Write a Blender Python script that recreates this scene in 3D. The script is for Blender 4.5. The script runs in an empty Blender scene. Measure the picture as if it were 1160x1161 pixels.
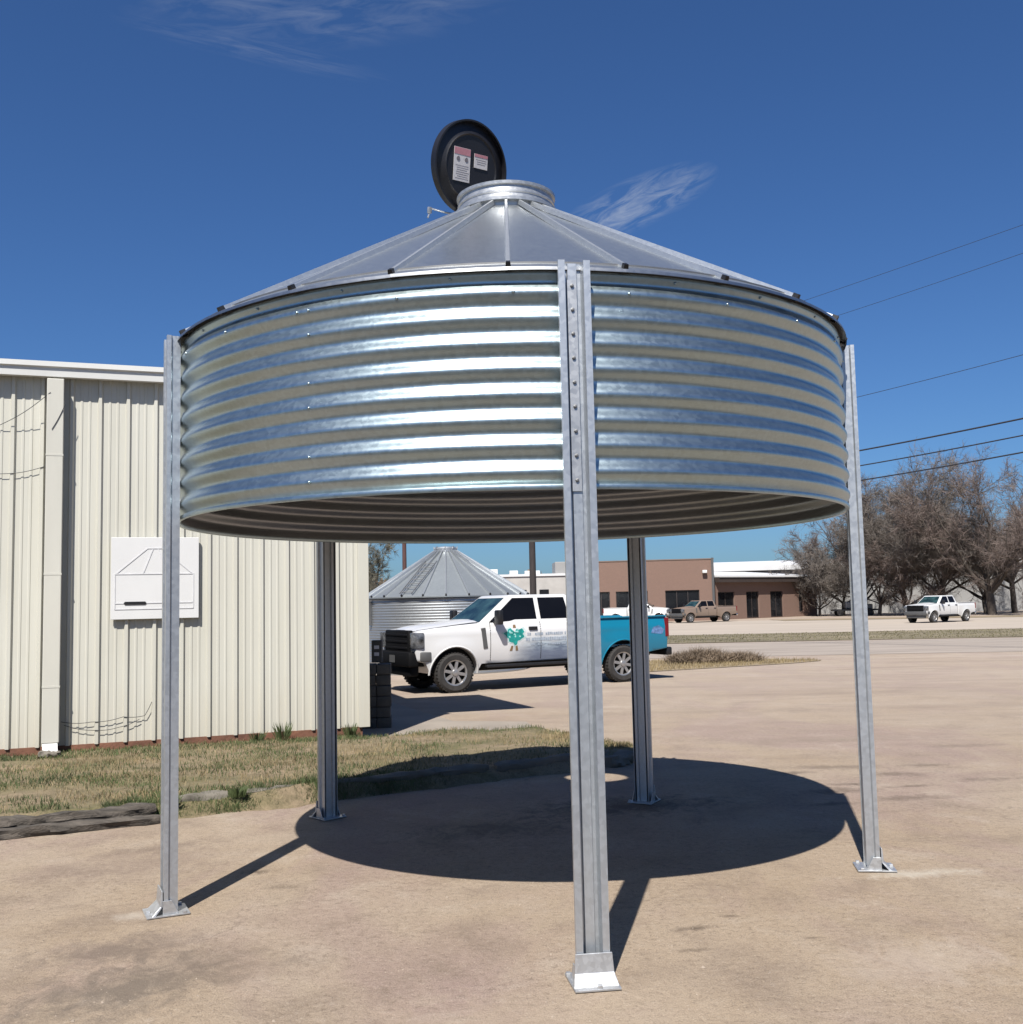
import bpy, bmesh, math, random
from mathutils import Vector, Matrix, noise
from math import sin, cos, pi, radians, sqrt, atan2

random.seed(7)
S = bpy.context.scene
COL = S.collection
CAM_H = 1.75

# ------------------------------------------------------------------ camera
cam = bpy.data.cameras.new("camera")
camo = bpy.data.objects.new("camera", cam)
COL.objects.link(camo)
cam.sensor_width = 36.0
cam.lens = 36.0 * 1185.0 / 1160.0
cam.clip_start = 0.05
cam.clip_end = 5000
camo.location = (0, 0, CAM_H)
camo.rotation_mode = 'QUATERNION'
camo.rotation_quaternion = (Matrix.Rotation(radians(90 + 4.954), 4, 'X') @ Matrix.Rotation(radians(-1.275), 4, 'Z')).to_quaternion()
S.camera = camo

# ------------------------------------------------------------------ light
SAZ, SEL = 0.2275, radians(52.78)
sun = bpy.data.lights.new("sun", 'SUN')
sun.energy = 5.0
sun.angle = radians(0.5)
sun.color = (1.0, 0.955, 0.89)
suno = bpy.data.objects.new("sun", sun)
COL.objects.link(suno)
sdir = Vector((sin(SAZ) * cos(SEL), cos(SAZ) * cos(SEL), -sin(SEL)))
suno.rotation_mode = 'QUATERNION'
suno.rotation_quaternion = sdir.to_track_quat('-Z', 'Y')

S.view_settings.view_transform = 'Standard'
S.view_settings.look = 'None'
S.view_settings.gamma = 1.0
S.view_settings.exposure = 0.76
S.view_settings.use_curve_mapping = False

# ------------------------------------------------------------------ nodes
class NT:
    def __init__(s, tree):
        s.t = tree
    def n(s, typ, **kw):
        nd = s.t.nodes.new(typ)
        for k, v in kw.items():
            if k.startswith('i_'):
                key = k[2:]
                key = int(key) if key.isdigit() else key
                nd.inputs[key].default_value = v
            else:
                setattr(nd, k, v)
        return nd
    def l(s, a, b):
        s.t.links.new(a, b)
    def math(s, op, a, b=None, clamp=False):
        nd = s.n('ShaderNodeMath', operation=op, use_clamp=clamp)
        for i, v in enumerate((a, b)):
            if v is None: continue
            if isinstance(v, (int, float)): nd.inputs[i].default_value = v
            else: s.l(v, nd.inputs[i])
        return nd.outputs[0]
    def mix(s, fac, a, b, blend='MIX'):
        nd = s.n('ShaderNodeMix', data_type='RGBA', blend_type=blend)
        for i, v in ((0, fac), (6, a), (7, b)):
            if isinstance(v, (int, float)): nd.inputs[i].default_value = v
            elif isinstance(v, tuple): nd.inputs[i].default_value = (*v[:3], 1)
            else: s.l(v, nd.inputs[i])
        return nd.outputs[2]
    def ramp(s, fac, stops):
        nd = s.n('ShaderNodeValToRGB')
        e = nd.color_ramp.elements
        while len(e) < len(stops): e.new(0.5)
        for i, (p, c) in enumerate(stops):
            e[i].position = p
            e[i].color = (c, c, c, 1) if isinstance(c, (int, float)) else (*c, 1)
        s.l(fac, nd.inputs[0])
        return nd.outputs[0]
    def noise(s, vec, scale, detail=4, rough=0.55, dist=0.0):
        nd = s.n('ShaderNodeTexNoise')
        nd.inputs['Scale'].default_value = scale
        nd.inputs['Detail'].default_value = detail
        nd.inputs['Roughness'].default_value = rough
        nd.inputs['Distortion'].default_value = dist
        if vec is not None: s.l(vec, nd.inputs['Vector'])
        return nd.outputs[0]
    def pos(s, scale=(1, 1, 1), obj=True):
        tc = s.n('ShaderNodeTexCoord')
        mp = s.n('ShaderNodeMapping')
        mp.inputs['Scale'].default_value = scale
        s.l(tc.outputs['Object'], mp.inputs['Vector'])
        return mp.outputs[0]

def newmat(name):
    m = bpy.data.materials.new(name)
    m.use_nodes = True
    nt = NT(m.node_tree)
    b = m.node_tree.nodes['Principled BSDF']
    return m, nt, b

def mat(name, col, rough=0.6, metal=0.0, var=0.15, scale=6.0, bump=0.0, bscale=40.0, stretch=(1, 1, 1), coat=0.0, spec=None, col2=None):
    m, nt, b = newmat(name)
    v = nt.pos(stretch)
    nz = nt.noise(v, scale, 5, 0.6)
    f = nt.ramp(nz, [(0.3, 0.0), (0.7, 1.0)])
    c1 = tuple(min(1, c * (1 - var)) for c in col)
    c2 = col2 if col2 else tuple(min(1, c * (1 + var)) for c in col)
    nt.l(nt.mix(f, c1, c2), b.inputs['Base Color'])
    b.inputs['Roughness'].default_value = rough
    b.inputs['Metallic'].default_value = metal
    if coat: b.inputs['Coat Weight'].default_value = coat; b.inputs['Coat Roughness'].default_value = 0.05
    if spec is not None: b.inputs['Specular IOR Level'].default_value = spec
    if bump:
        bn = nt.noise(v, bscale, 4, 0.6)
        bp = nt.n('ShaderNodeBump')
        bp.inputs['Strength'].default_value = bump
        bp.inputs['Distance'].default_value = 0.02
        nt.l(bn, bp.inputs['Height'])
        nt.l(bp.outputs[0], b.inputs['Normal'])
    return m

def galv(name, col, rough, spangle=0.06, rvar=0.06, bump=0.0, dull=0.0, stretch=(1, 1, 1)):
    """galvanised zinc: spangle in colour and roughness, slight unevenness of the sheet"""
    m, nt, b = newmat(name)
    v = nt.pos(stretch)
    vo = nt.n('ShaderNodeTexVoronoi')
    vo.inputs['Scale'].default_value = 45.0
    nt.l(v, vo.inputs['Vector'])
    sp = nt.n('ShaderNodeSeparateColor')
    nt.l(vo.outputs['Color'], sp.inputs[0])
    big = nt.noise(v, 1.7, 5, 0.6)
    f = nt.math('ADD', nt.math('MULTIPLY', sp.outputs[0], 0.5), nt.math('MULTIPLY', big, 0.5))
    a = tuple(c * (1 - spangle * 1.6) for c in col)
    bb = tuple(min(1, c * (1 + spangle)) for c in col)
    nt.l(nt.mix(f, a, bb), b.inputs['Base Color'])
    b.inputs['Metallic'].default_value = 1.0 - dull
    r = nt.math('ADD', nt.math('MULTIPLY', nt.math('SUBTRACT', f, 0.5), rvar * 2), rough)
    nt.l(r, b.inputs['Roughness'])
    if bump:
        bn = nt.noise(nt.pos((1, 1, 0.35)), 3.0, 3, 0.5)
        bp = nt.n('ShaderNodeBump')
        bp.inputs['Strength'].default_value = bump
        bp.inputs['Distance'].default_value = 0.03
        nt.l(bn, bp.inputs['Height'])
        nt.l(bp.outputs[0], b.inputs['Normal'])
    return m

# ------------------------------------------------------------------ world
W = bpy.data.worlds.new("World")
S.world = W
W.use_nodes = True
wn = NT(W.node_tree)
for n_ in list(W.node_tree.nodes): W.node_tree.nodes.remove(n_)
sky = wn.n('ShaderNodeTexSky', sky_type='NISHITA')
sky.sun_disc = False
sky.sun_elevation = SEL
sky.sun_rotation = SAZ + pi
sky.altitude = 200
sky.air_density = 1.0
sky.dust_density = 0.8
sky.ozone_density = 1.3
tc = wn.n('ShaderNodeTexCoord')
def wisp(center, rot, su, sv, ns, seed, thr, gain):
    c = Vector(center).normalized()
    ux = c.cross(Vector((0, 0, 1))).normalized(); uy = ux.cross(c).normalized()
    a = ux * cos(rot) + uy * sin(rot); b = -ux * sin(rot) + uy * cos(rot)
    def dot(vv):
        nd = wn.n('ShaderNodeVectorMath', operation='DOT_PRODUCT')
        wn.l(tc.outputs['Generated'], nd.inputs[0]); nd.inputs[1].default_value = vv
        return nd.outputs['Value']
    u = wn.math('DIVIDE', dot(a), su); v = wn.math('DIVIDE', dot(b), sv); w = dot(c)
    r2 = wn.math('ADD', wn.math('MULTIPLY', u, u), wn.math('MULTIPLY', v, v))
    g = wn.math('SUBTRACT', 1.0, r2, True)
    g = wn.math('MULTIPLY', g, wn.math('GREATER_THAN', w, 0.0))
    cv = wn.n('ShaderNodeCombineXYZ')
    wn.l(wn.math('ADD', wn.math('MULTIPLY', u, ns), seed), cv.inputs[0])
    wn.l(wn.math('MULTIPLY', v, ns * 1.2), cv.inputs[1])
    nz = wn.noise(cv.outputs[0], 1.0, 7, 0.62, 0.9)
    k = wn.math('MULTIPLY', wn.math('SUBTRACT', nz, thr, True), gain)
    return wn.math('MULTIPLY', g, k, True)
m1 = wisp((0.119, 0.927, 0.360), 0.33, 0.080, 0.024, 1.9, 3.3, 0.42, 1.7)
m2 = wisp((-0.150, 0.850, 0.520), 0.10, 0.17, 0.045, 2.6, 9.1, 0.42, 0.60)
m3 = wisp((-0.21, 0.860, 0.478), -0.12, 0.12, 0.012, 2.4, 1.7, 0.42, 0.35)
# unseen thin cirrus added behind the camera to brighten the bin wall's reflections
m4 = wisp((-0.05, -0.80, 0.60), 0.15, 0.95, 0.42, 3.0, 5.2, 0.34, 1.1)
mm = wn.math('ADD', wn.math('ADD', m1, m2), wn.math('ADD', m3, m4), True)
tint = wn.mix(1.0, sky.outputs[0], (0.41, 0.68, 1.07), 'MULTIPLY')
cl = wn.mix(mm, tint, (6.3, 6.8, 7.5))
bg = wn.n('ShaderNodeBackground')
bg.inputs['Strength'].default_value = 0.053
wn.l(cl, bg.inputs['Color'])
wo = wn.n('ShaderNodeOutputWorld')
wn.l(bg.outputs[0], wo.inputs['Surface'])

# ------------------------------------------------------------------ mesh helpers
class MB:
    def __init__(s):
        s.v = []; s.f = []; s.mi = []; s.M = Matrix.Identity(4); s.cur = 0
    def add(s, vs, fs, mi=None):
        o = len(s.v)
        for p in vs: s.v.append(tuple(s.M @ Vector(p)))
        for f in fs:
            s.f.append(tuple(i + o for i in f)); s.mi.append(s.cur if mi is None else mi)
    def box(s, c, d, R=None, mi=None):
        x, y, z = d[0] / 2, d[1] / 2, d[2] / 2
        P = [Vector((a * x, b * y, e * z)) for e in (-1, 1) for b in (-1, 1) for a in (-1, 1)]
        if R is not None: P = [R @ p for p in P]
        c = Vector(c)
        s.add([p + c for p in P], [(0, 2, 3, 1), (4, 5, 7, 6), (0, 1, 5, 4), (2, 6, 7, 3), (0, 4, 6, 2), (1, 3, 7, 5)], mi)
    def cbox(s, c, d, b=0.01, R=None, mi=None):
        """chamfered box"""
        bm = bmesh.new()
        bmesh.ops.create_cube(bm, size=1.0)
        for v in bm.verts: v.co = Vector((v.co.x * d[0], v.co.y * d[1], v.co.z * d[2]))
        bmesh.ops.bevel(bm, geom=bm.edges[:], offset=b, segments=2, affect='EDGES', profile=0.5)
        s.bm(bm, Matrix.Translation(c) @ (R.to_4x4() if R is not None else Matrix.Identity(4)), mi)
        bm.free()
    def bm(s, bm, T=None, mi=None):
        bm.verts.ensure_lookup_table()
        for i, v in enumerate(bm.verts): v.index = i
        T = T or Matrix.Identity(4)
        s.add([T @ v.co for v in bm.verts], [[v.index for v in f.verts] for f in bm.faces], mi)
    def tube(s, pts, r, n=8, cap=True, mi=None):
        pts = [Vector(p) for p in pts]
        rs = r if isinstance(r, (list, tuple)) else [r] * len(pts)
        vs = []; fs = []
        t0 = (pts[1] - pts[0]).normalized()
        up = Vector((0, 0, 1)) if abs(t0.z) < 0.9 else Vector((1, 0, 0))
        a = t0.cross(up).normalized()
        for i, p in enumerate(pts):
            t = (pts[min(i + 1, len(pts) - 1)] - pts[max(i - 1, 0)]).normalized()
            a = (a - t * a.dot(t)).normalized(); b = t.cross(a)
            for k in range(n):
                th = 2 * pi * k / n
                vs.append(p + (a * cos(th) + b * sin(th)) * rs[i])
        for i in range(len(pts) - 1):
            for k in range(n):
                k2 = (k + 1) % n
                fs.append((i * n + k, i * n + k2, (i + 1) * n + k2, (i + 1) * n + k))
        if cap:
            fs.append(tuple(range(n))[::-1]); fs.append(tuple((len(pts) - 1) * n + k for k in range(n)))
        s.add(vs, fs, mi)
    def lathe(s, prof, n=48, axis='z', c=(0, 0, 0), mi=None, closed=False):
        vs = []; fs = []
        for k in range(n):
            th = 2 * pi * k / n
            for r, h in prof:
                p = (r * cos(th), r * sin(th), h)
                if axis == 'y': p = (p[0], p[2], p[1])
                if axis == 'x': p = (p[2], p[0], p[1])
                vs.append(Vector(p) + Vector(c))
        m = len(prof); rng = m if closed else m - 1
        for k in range(n):
            k2 = (k + 1) % n
            for j in range(rng):
                j2 = (j + 1) % m
                fs.append((k * m + j, k2 * m + j, k2 * m + j2, k * m + j2))
        s.add(vs, fs, mi)
    def prism(s, poly, y0, y1, axis='y', mi=None):
        """polygon in the xz plane pushed from y0 to y1"""
        n = len(poly)
        if axis == 'y': vs = [(a, y0, b) for a, b in poly] + [(a, y1, b) for a, b in poly]
        elif axis == 'z': vs = [(a, b, y0) for a, b in poly] + [(a, b, y1) for a, b in poly]
        else: vs = [(y0, a, b) for a, b in poly] + [(y1, a, b) for a, b in poly]
        fs = [tuple(range(n)), tuple(range(2 * n - 1, n - 1, -1))] + [(i, i + n, (i + 1) % n + n, (i + 1) % n) for i in range(n)]
        s.add(vs, fs, mi)
    def quad(s, a, b, c, d, mi=None):
        s.add([a, b, c, d], [(0, 1, 2, 3)], mi)
    def build(s, name, mats, parent=None, smooth=None, recalc=True, bevel=0.0):
        me = bpy.data.meshes.new(name)
        me.from_pydata(s.v, [], s.f)
        mats = mats if isinstance(mats, (list, tuple)) else [mats]
        for m in mats: me.materials.append(m)
        if len(mats) > 1: me.polygons.foreach_set('material_index', s.mi)
        if recalc:
            bm = bmesh.new(); bm.from_mesh(me)
            bmesh.ops.recalc_face_normals(bm, faces=bm.faces[:])
            bm.to_mesh(me); bm.free()
        if smooth is not None:
            me.polygons.foreach_set('use_smooth', [True] * len(me.polygons))
            if smooth < 179: me.set_sharp_from_angle(angle=radians(smooth))
        me.update()
        o = bpy.data.objects.new(name, me)
        COL.objects.link(o)
        if parent: o.parent = parent
        if bevel:
            md = o.modifiers.new('bevel', 'BEVEL'); md.width = bevel; md.segments = 2; md.limit_method = 'ANGLE'; md.angle_limit = radians(40)
        return o

def tag(o, label, cat, group=None):
    o['label'] = label; o['category'] = cat
    if group: o['group'] = group
    return o
def thing(name, label, cat, loc=(0, 0, 0), rz=0.0, group=None):
    o = bpy.data.objects.new(name, None)
    COL.objects.link(o)
    o.empty_display_size = 0.3
    o.location = loc; o.rotation_euler = (0, 0, rz)
    return tag(o, label, cat, group)
def setting(o): o['kind'] = 'structure'; return o
def stuff(o, label, cat): o['kind'] = 'stuff'; return tag(o, label, cat)
def Rz(a): return Matrix.Rotation(a, 3, 'Z')

# ------------------------------------------------------------------ materials
M = {}
M['zinc_ring'] = galv('galvanised_corrugated_sheet', (0.42, 0.505, 0.53), 0.36, 0.08, 0.04, 0.12)
M['zinc_inner'] = galv('shade_dark_inner_sheet', (0.38, 0.39, 0.40), 0.40, 0.05, 0.03, 0.0)  # darker copy of the zinc, colour lowered to deepen the shade inside
M['zinc_roof'] = galv('galvanised_roof_sheet', (0.50, 0.535, 0.555), 0.31, 0.04, 0.03, 0.05, 0.10)
M['zinc_rib'] = galv('galvanised_roof_rib', (0.58, 0.60, 0.61), 0.40, 0.05, 0.03, 0.0, 0.15)
M['zinc_leg'] = galv('galvanised_leg_steel', (0.48, 0.505, 0.53), 0.42, 0.08, 0.06, 0.08, 0.2)
M['zinc_foot'] = galv('galvanised_foot_plate', (0.46, 0.47, 0.48), 0.42, 0.14, 0.08, 0.15, 0.3)
M['zinc_old'] = galv('weathered_galvanised_sheet', (0.31, 0.335, 0.345), 0.48, 0.08, 0.05, 0.1, 0.3)
M['zinc_old_wall'] = galv('weathered_galvanised_wall', (0.40, 0.42, 0.435), 0.46, 0.06, 0.05, 0.1, 0.2)
M['bolt'] = mat('dark_zinc_bolt', (0.20, 0.20, 0.20), 0.5, 0.8)
M['black_plastic'] = mat('black_plastic', (0.012, 0.012, 0.014), 0.45, 0, 0.3, 9)
M['black_rubber'] = mat('black_rubber', (0.02, 0.02, 0.02), 0.8, 0, 0.3, 12, 0.3)
M['tyre'] = mat('tyre_rubber', (0.035, 0.032, 0.03), 0.85, 0, 0.3, 10, 0.3)
M['lid'] = mat('black_lid', (0.014, 0.014, 0.018), 0.42, 0, 0.35, 5, 0.1, 20)
M['white_metal'] = mat('white_painted_metal', (0.78, 0.78, 0.75), 0.45, 0, 0.05, 2)
M['sticker'] = mat('white_sticker', (0.75, 0.73, 0.74), 0.5, 0, 0.06, 30)
M['sticker_pink'] = mat('faded_red_sticker_band', (0.58, 0.26, 0.30), 0.5, 0, 0.1, 30)
M['sticker_grey'] = mat('sticker_print', (0.22, 0.2, 0.22), 0.5, 0, 0.1, 30)
M['glass_dark'] = mat('dark_tinted_glass', (0.006, 0.006, 0.007), 0.08, 0, 0.2, 2, spec=0.28)
M['glass_green'] = mat('green_tinted_windscreen', (0.012, 0.035, 0.036), 0.05, 0, 0.8, 2.6, spec=0.7, col2=(0.045, 0.10, 0.098))
M['wood_pole'] = mat('dark_wooden_pole', (0.045, 0.036, 0.034), 0.85, 0, 0.3, 6, 0.4, 20, (4, 4, 0.4))
M['rust_pole'] = mat('rusty_red_pole', (0.10, 0.045, 0.04), 0.8, 0, 0.3, 6, stretch=(4, 4, 0.4))
M['wire'] = mat('dark_cable', (0.03, 0.032, 0.04), 0.6)
M['bark'] = mat('grey_brown_bark', (0.085, 0.068, 0.055), 0.9, 0, 0.35, 5, 0.5, 12, (2, 2, 0.5))
M['twig'] = mat('bare_twigs', (0.175, 0.15, 0.13), 0.9, 0, 0.3, 0.35)
M['twig_dull'] = mat('dull_olive_twigs', (0.15, 0.14, 0.105), 0.9, 0, 0.3, 0.35)
M['twig_red'] = mat('bare_reddish_twigs', (0.19, 0.145, 0.125), 0.9, 0, 0.3, 0.35)
M['white_wall'] = mat('white_metal_wall', (0.36, 0.355, 0.345), 0.55, 0, 0.06, 0.4)
M['white_roof'] = mat('white_metal_roof', (0.80, 0.80, 0.80), 0.5, 0, 0.05, 0.5)
M['dark_open'] = mat('dark_window_glass', (0.012, 0.013, 0.016), 0.12, 0, 0.3, 1)
M['dark_trim'] = mat('dark_brown_fascia', (0.06, 0.045, 0.04), 0.6, 0, 0.15, 2)
M['headlamp'] = mat('clear_headlamp', (0.16, 0.165, 0.175), 0.12, 0.3, 0.9, 9)
M['red_lamp'] = mat('red_tail_lamp', (0.20, 0.008, 0.012), 0.2, 0, 0.2, 14)
M['rim'] = mat('silver_alloy', (0.42, 0.41, 0.40), 0.35, 0.8, 0.15, 9)
M['chrome'] = mat('chrome', (0.7, 0.7, 0.7), 0.15, 1.0, 0.05, 9)
M['dry_blade'] = mat('dry_grass_blade', (0.30, 0.23, 0.12), 0.8, 0, 0.35, 1.3)
M['green_blade'] = mat('green_grass_blade', (0.075, 0.105, 0.03), 0.75, 0, 0.4, 1.7)
M['olive_blade'] = mat('olive_grass_blade', (0.16, 0.145, 0.07), 0.75, 0, 0.35, 1.2)
M['brush'] = mat('dry_brush_twig', (0.24, 0.18, 0.125), 0.9, 0, 0.35, 1.0)
M['pebble'] = mat('gravel_stone', (0.34, 0.28, 0.22), 0.85, 0, 0.5, 3.0)
M['timber'] = mat('rotten_timber', (0.10, 0.085, 0.07), 0.95, 0, 0.6, 5, 0.9, 22, (0.8, 3, 3))
M['pier'] = mat('grey_concrete_block', (0.10, 0.095, 0.085), 0.9, 0, 0.25, 4, 0.5, 20)  # block colour darkened to carry the canopy's shade
M['leaf_dark'] = mat('dull_evergreen_leaf', (0.055, 0.06, 0.035), 0.7, 0, 0.4, 1.0)

# ------------------------------------------------------------------ ground
def gz(y):
    t = min(1, max(0, (y - 40) / 40.0)); t = t * t * (3 - 2 * t)
    return -0.40 * t

def ground_mat():
    m, nt, b = newmat('packed_tan_gravel_lot')
    v = nt.pos()
    big = nt.noise(v, 0.33, 6, 0.62, 0.6)
    mid = nt.noise(v, 1.5, 7, 0.68, 0.3)
    fine = nt.noise(v, 30.0, 4, 0.75)
    micro = nt.noise(v, 120.0, 3, 0.8)
    c = nt.mix(nt.ramp(big, [(0.32, 0.0), (0.66, 1.0)]), (0.425, 0.325, 0.222), (0.475, 0.385, 0.295))
    pink = nt.noise(nt.pos((1, 0.55, 1)), 0.42, 5, 0.6, 1.2)
    c = nt.mix(nt.ramp(pink, [(0.46, 0.0), (0.62, 0.9)]), c, (0.375, 0.275, 0.235))
    c = nt.mix(nt.ramp(mid, [(0.32, 0.65), (0.50, 0.0)]), c, (0.275, 0.21, 0.16))
    c = nt.mix(nt.ramp(mid, [(0.55, 0.0), (0.72, 0.6)]), c, (0.56, 0.475, 0.385))
    # wear lanes stretched along the drive direction
    lane = nt.noise(nt.pos((0.25, 1.3, 1)), 0.55, 6, 0.65, 0.8)
    c = nt.mix(nt.ramp(lane, [(0.55, 0.0), (0.72, 0.35)]), c, (0.30, 0.23, 0.17))
    c = nt.mix(nt.ramp(lane, [(0.28, 0.35), (0.42, 0.0)]), c, (0.50, 0.415, 0.33))
    # rough, pitted patches where the binder has worn off
    grit = nt.noise(v, 17.0, 6, 0.8)
    worn = nt.ramp(nt.noise(v, 0.9, 5, 0.65, 0.8), [(0.40, 0.25), (0.62, 1.0)])
    c = nt.mix(nt.math('MULTIPLY', worn, nt.ramp(grit, [(0.34, 0.75), (0.48, 0.0)])), c, (0.20, 0.15, 0.11))
    c = nt.mix(nt.math('MULTIPLY', worn, nt.ramp(grit, [(0.55, 0.0), (0.70, 0.55)])), c, (0.60, 0.51, 0.42))
    # gravel grain
    c = nt.mix(nt.ramp(fine, [(0.32, 0.55), (0.48, 0.0)]), c, (0.20, 0.15, 0.11))
    c = nt.mix(nt.ramp(fine, [(0.58, 0.0), (0.74, 0.5)]), c, (0.62, 0.53, 0.43))
    c = nt.mix(nt.ramp(micro, [(0.36, 0.5), (0.5, 0.0)]), c, (0.17, 0.13, 0.10))
    c = nt.mix(nt.ramp(micro, [(0.60, 0.0), (0.70, 0.45)]), c, (0.70, 0.62, 0.53))
    # hairline cracks
    cw_ = nt.n('ShaderNodeVectorMath', operation='ADD')
    nt.l(v, cw_.inputs[0])
    wob = nt.n('ShaderNodeTexNoise'); wob.inputs['Scale'].default_value = 1.4; wob.inputs['Detail'].default_value = 5
    nt.l(v, wob.inputs['Vector'])
    ws = nt.n('ShaderNodeVectorMath', operation='SCALE'); ws.inputs['Scale'].default_value = 1.3
    nt.l(wob.outputs['Color'], ws.inputs[0]); nt.l(ws.outputs[0], cw_.inputs[1])
    vo = nt.n('ShaderNodeTexVoronoi', feature='DISTANCE_TO_EDGE'); vo.inputs['Scale'].default_value = 0.42
    nt.l(cw_.outputs[0], vo.inputs['Vector'])
    crack = nt.math('SUBTRACT', 1.0, nt.math('DIVIDE', vo.outputs['Distance'], 0.006), True)
    crack = nt.math('MULTIPLY', crack, nt.ramp(big, [(0.50, 0.0), (0.60, 0.35)]))
    c = nt.mix(crack, c, (0.12, 0.09, 0.07))
    ragged = nt.noise(nt.pos((1, 0.7, 1)), 6.5, 8, 0.75, 0.6)
    # stains and the asphalt patch, each where it lies
    def blot(x, y, rx, ry, a, soft=0.5):
        mp = nt.n('ShaderNodeMapping', vector_type='TEXTURE')
        mp.inputs['Location'].default_value = (x, y, 0)
        mp.inputs['Rotation'].default_value = (0, 0, a)
        mp.inputs['Scale'].default_value = (rx, ry, 1)
        tcn = nt.n('ShaderNodeTexCoord')
        nt.l(tcn.outputs['Object'], mp.inputs['Vector'])
        ln = nt.n('ShaderNodeVectorMath', operation='LENGTH')
        nt.l(mp.outputs[0], ln.inputs[0])
        w = nt.math('ADD', ln.outputs['Value'], nt.math('MULTIPLY', nt.math('SUBTRACT', ragged, 0.5), 3.4))
        return nt.math('DIVIDE', nt.math('SUBTRACT', 1.05, w, True), 0.9, True)
    for (x, y, rx, ry, a, k, colr) in STAINS:
        bl = blot(x, y, rx, ry, a)
        c = nt.mix(nt.math('MULTIPLY', bl, k), c, colr)
    # far off the surface is paler dusty concrete
    sx = nt.n('ShaderNodeSeparateXYZ'); nt.l(v, sx.inputs[0])
    far = nt.math('DIVIDE', nt.math('SUBTRACT', sx.outputs[1], 8.0), 14.0, True)
    c = nt.mix(nt.math('MULTIPLY', far, 0.55), c, (0.475, 0.395, 0.325))
    streak = nt.noise(nt.pos((0.22, 1.0, 1)), 0.9, 8, 0.75, 1.0)
    c = nt.mix(nt.math('MULTIPLY', far, nt.ramp(streak, [(0.36, 0.5), (0.50, 0.0)])), c, (0.30, 0.235, 0.19))
    c = nt.mix(nt.math('MULTIPLY', far, nt.ramp(streak, [(0.54, 0.0), (0.68, 0.45)])), c, (0.57, 0.49, 0.41))
    nt.l(c, b.inputs['Base Color'])
    b.inputs['Roughness'].default_value = 0.92
    b.inputs['Specular IOR Level'].default_value = 0.2
    h = nt.math('ADD', nt.math('ADD', nt.math('MULTIPLY', fine, 0.6), nt.math('MULTIPLY', micro, 0.35)), nt.math('ADD', nt.math('MULTIPLY', mid, 1.6), nt.math('MULTIPLY', grit, 0.8)))
    bp = nt.n('ShaderNodeBump'); bp.inputs['Strength'].default_value = 0.55; bp.inputs['Distance'].default_value = 0.03
    nt.l(h, bp.inputs['Height']); nt.l(bp.outputs[0], b.inputs['Normal'])
    return m
DK = (0.115, 0.085, 0.065)
STAINS = [
    (0.95, 5.75, 0.16, 0.05, 0.2, 0.8, DK), (1.15, 5.95, 0.08, 0.05, 0.0, 0.7, DK),
    (-1.72, 7.15, 0.14, 0.07, 0.3, 0.7, DK), (-1.5, 6.75, 0.12, 0.05, 0.1, 0.5, DK),
    (-2.1, 5.6, 0.5, 0.28, 0.4, 0.75, (0.20, 0.155, 0.125)), (-1.85, 5.05, 0.65, 0.38, 0.7, 0.8, (0.185, 0.15, 0.12)),
    (-1.35, 5.3, 0.5, 0.3, 0.2, 0.35, (0.22, 0.165, 0.125)),
    (-2.6, 7.45, 0.75, 0.55, 0.3, 0.45, (0.25, 0.185, 0.15)),
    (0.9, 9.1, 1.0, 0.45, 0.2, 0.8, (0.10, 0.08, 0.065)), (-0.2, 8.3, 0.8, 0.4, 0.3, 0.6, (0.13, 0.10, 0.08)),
    (2.9, 9.6, 0.5, 0.18, 0.2, 0.6, DK), (3.4, 9.2, 0.35, 0.14, 0.1, 0.6, DK), (3.7, 10.4, 0.5, 0.16, 0.1, 0.55, DK), (3.2, 10.9, 0.6, 0.16, -0.1, 0.5, DK), (4.4, 10.0, 0.4, 0.14, 0.1, 0.45, DK),
    (4.0, 13.0, 1.6, 0.35, 0.05, 0.4, (0.2, 0.15, 0.11)), (2.5, 16.5, 2.0, 0.4, 0.0, 0.4, (0.22, 0.165, 0.12)), (7.0, 19.0, 3.5, 0.5, 0.0, 0.35, (0.22, 0.165, 0.12)),
    (2.55, 6.75, 0.42, 0.12, 0.15, 0.65, (0.62, 0.56, 0.47)), (-2.2, 6.2, 0.2, 0.1, 0.0, 0.5, (0.58, 0.52, 0.44)),
    (2.75, 10.6, 0.30, 0.12, 0.3, 0.7, DK), (3.05, 9.9, 0.22, 0.09, 0.0, 0.8, DK), (3.6, 9.75, 0.25, 0.08, 0.2, 0.7, DK), (4.1, 10.9, 0.35, 0.1, 0.0, 0.55, DK), (2.65, 9.0, 0.25, 0.1, 0.3, 0.6, DK), (5.2, 12.2, 0.6, 0.15, 0.1, 0.4, DK),
    (-2.75, 7.9, 0.5, 0.16, 0.45, 0.5, (0.2, 0.15, 0.12)), (1.5, 5.55, 0.07, 0.03, 0.1, 0.6, DK), (0.85, 5.4, 0.1, 0.035, 0.1, 0.5, DK),
    (1.9, 5.2, 0.5, 0.35, 0.3, 0.4, (0.55, 0.46, 0.38)), (0.1, 4.6, 0.9, 0.4, 0.1, 0.35, (0.50, 0.40, 0.29)),
]
M['ground'] = ground_mat()
g = MB()
ys = [-1500, -300, -60, -10, 0, 5, 10, 20, 30, 38] + [40 + 2.5 * i for i in range(17)] + [90, 120, 200, 400, 900, 2500]
xs = [-2500, -600, -150, -40, -10, 10, 40, 150, 600, 2500]
vs = [(x, y, gz(y)) for y in ys for x in xs]
nx = len(xs)
fs = [(j * nx + i, j * nx + i + 1, (j + 1) * nx + i + 1, (j + 1) * nx + i) for j in range(len(ys) - 1) for i in range(nx - 1)]
g.add(vs, fs)
setting(g.build('ground', M['ground'], smooth=180))

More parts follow.
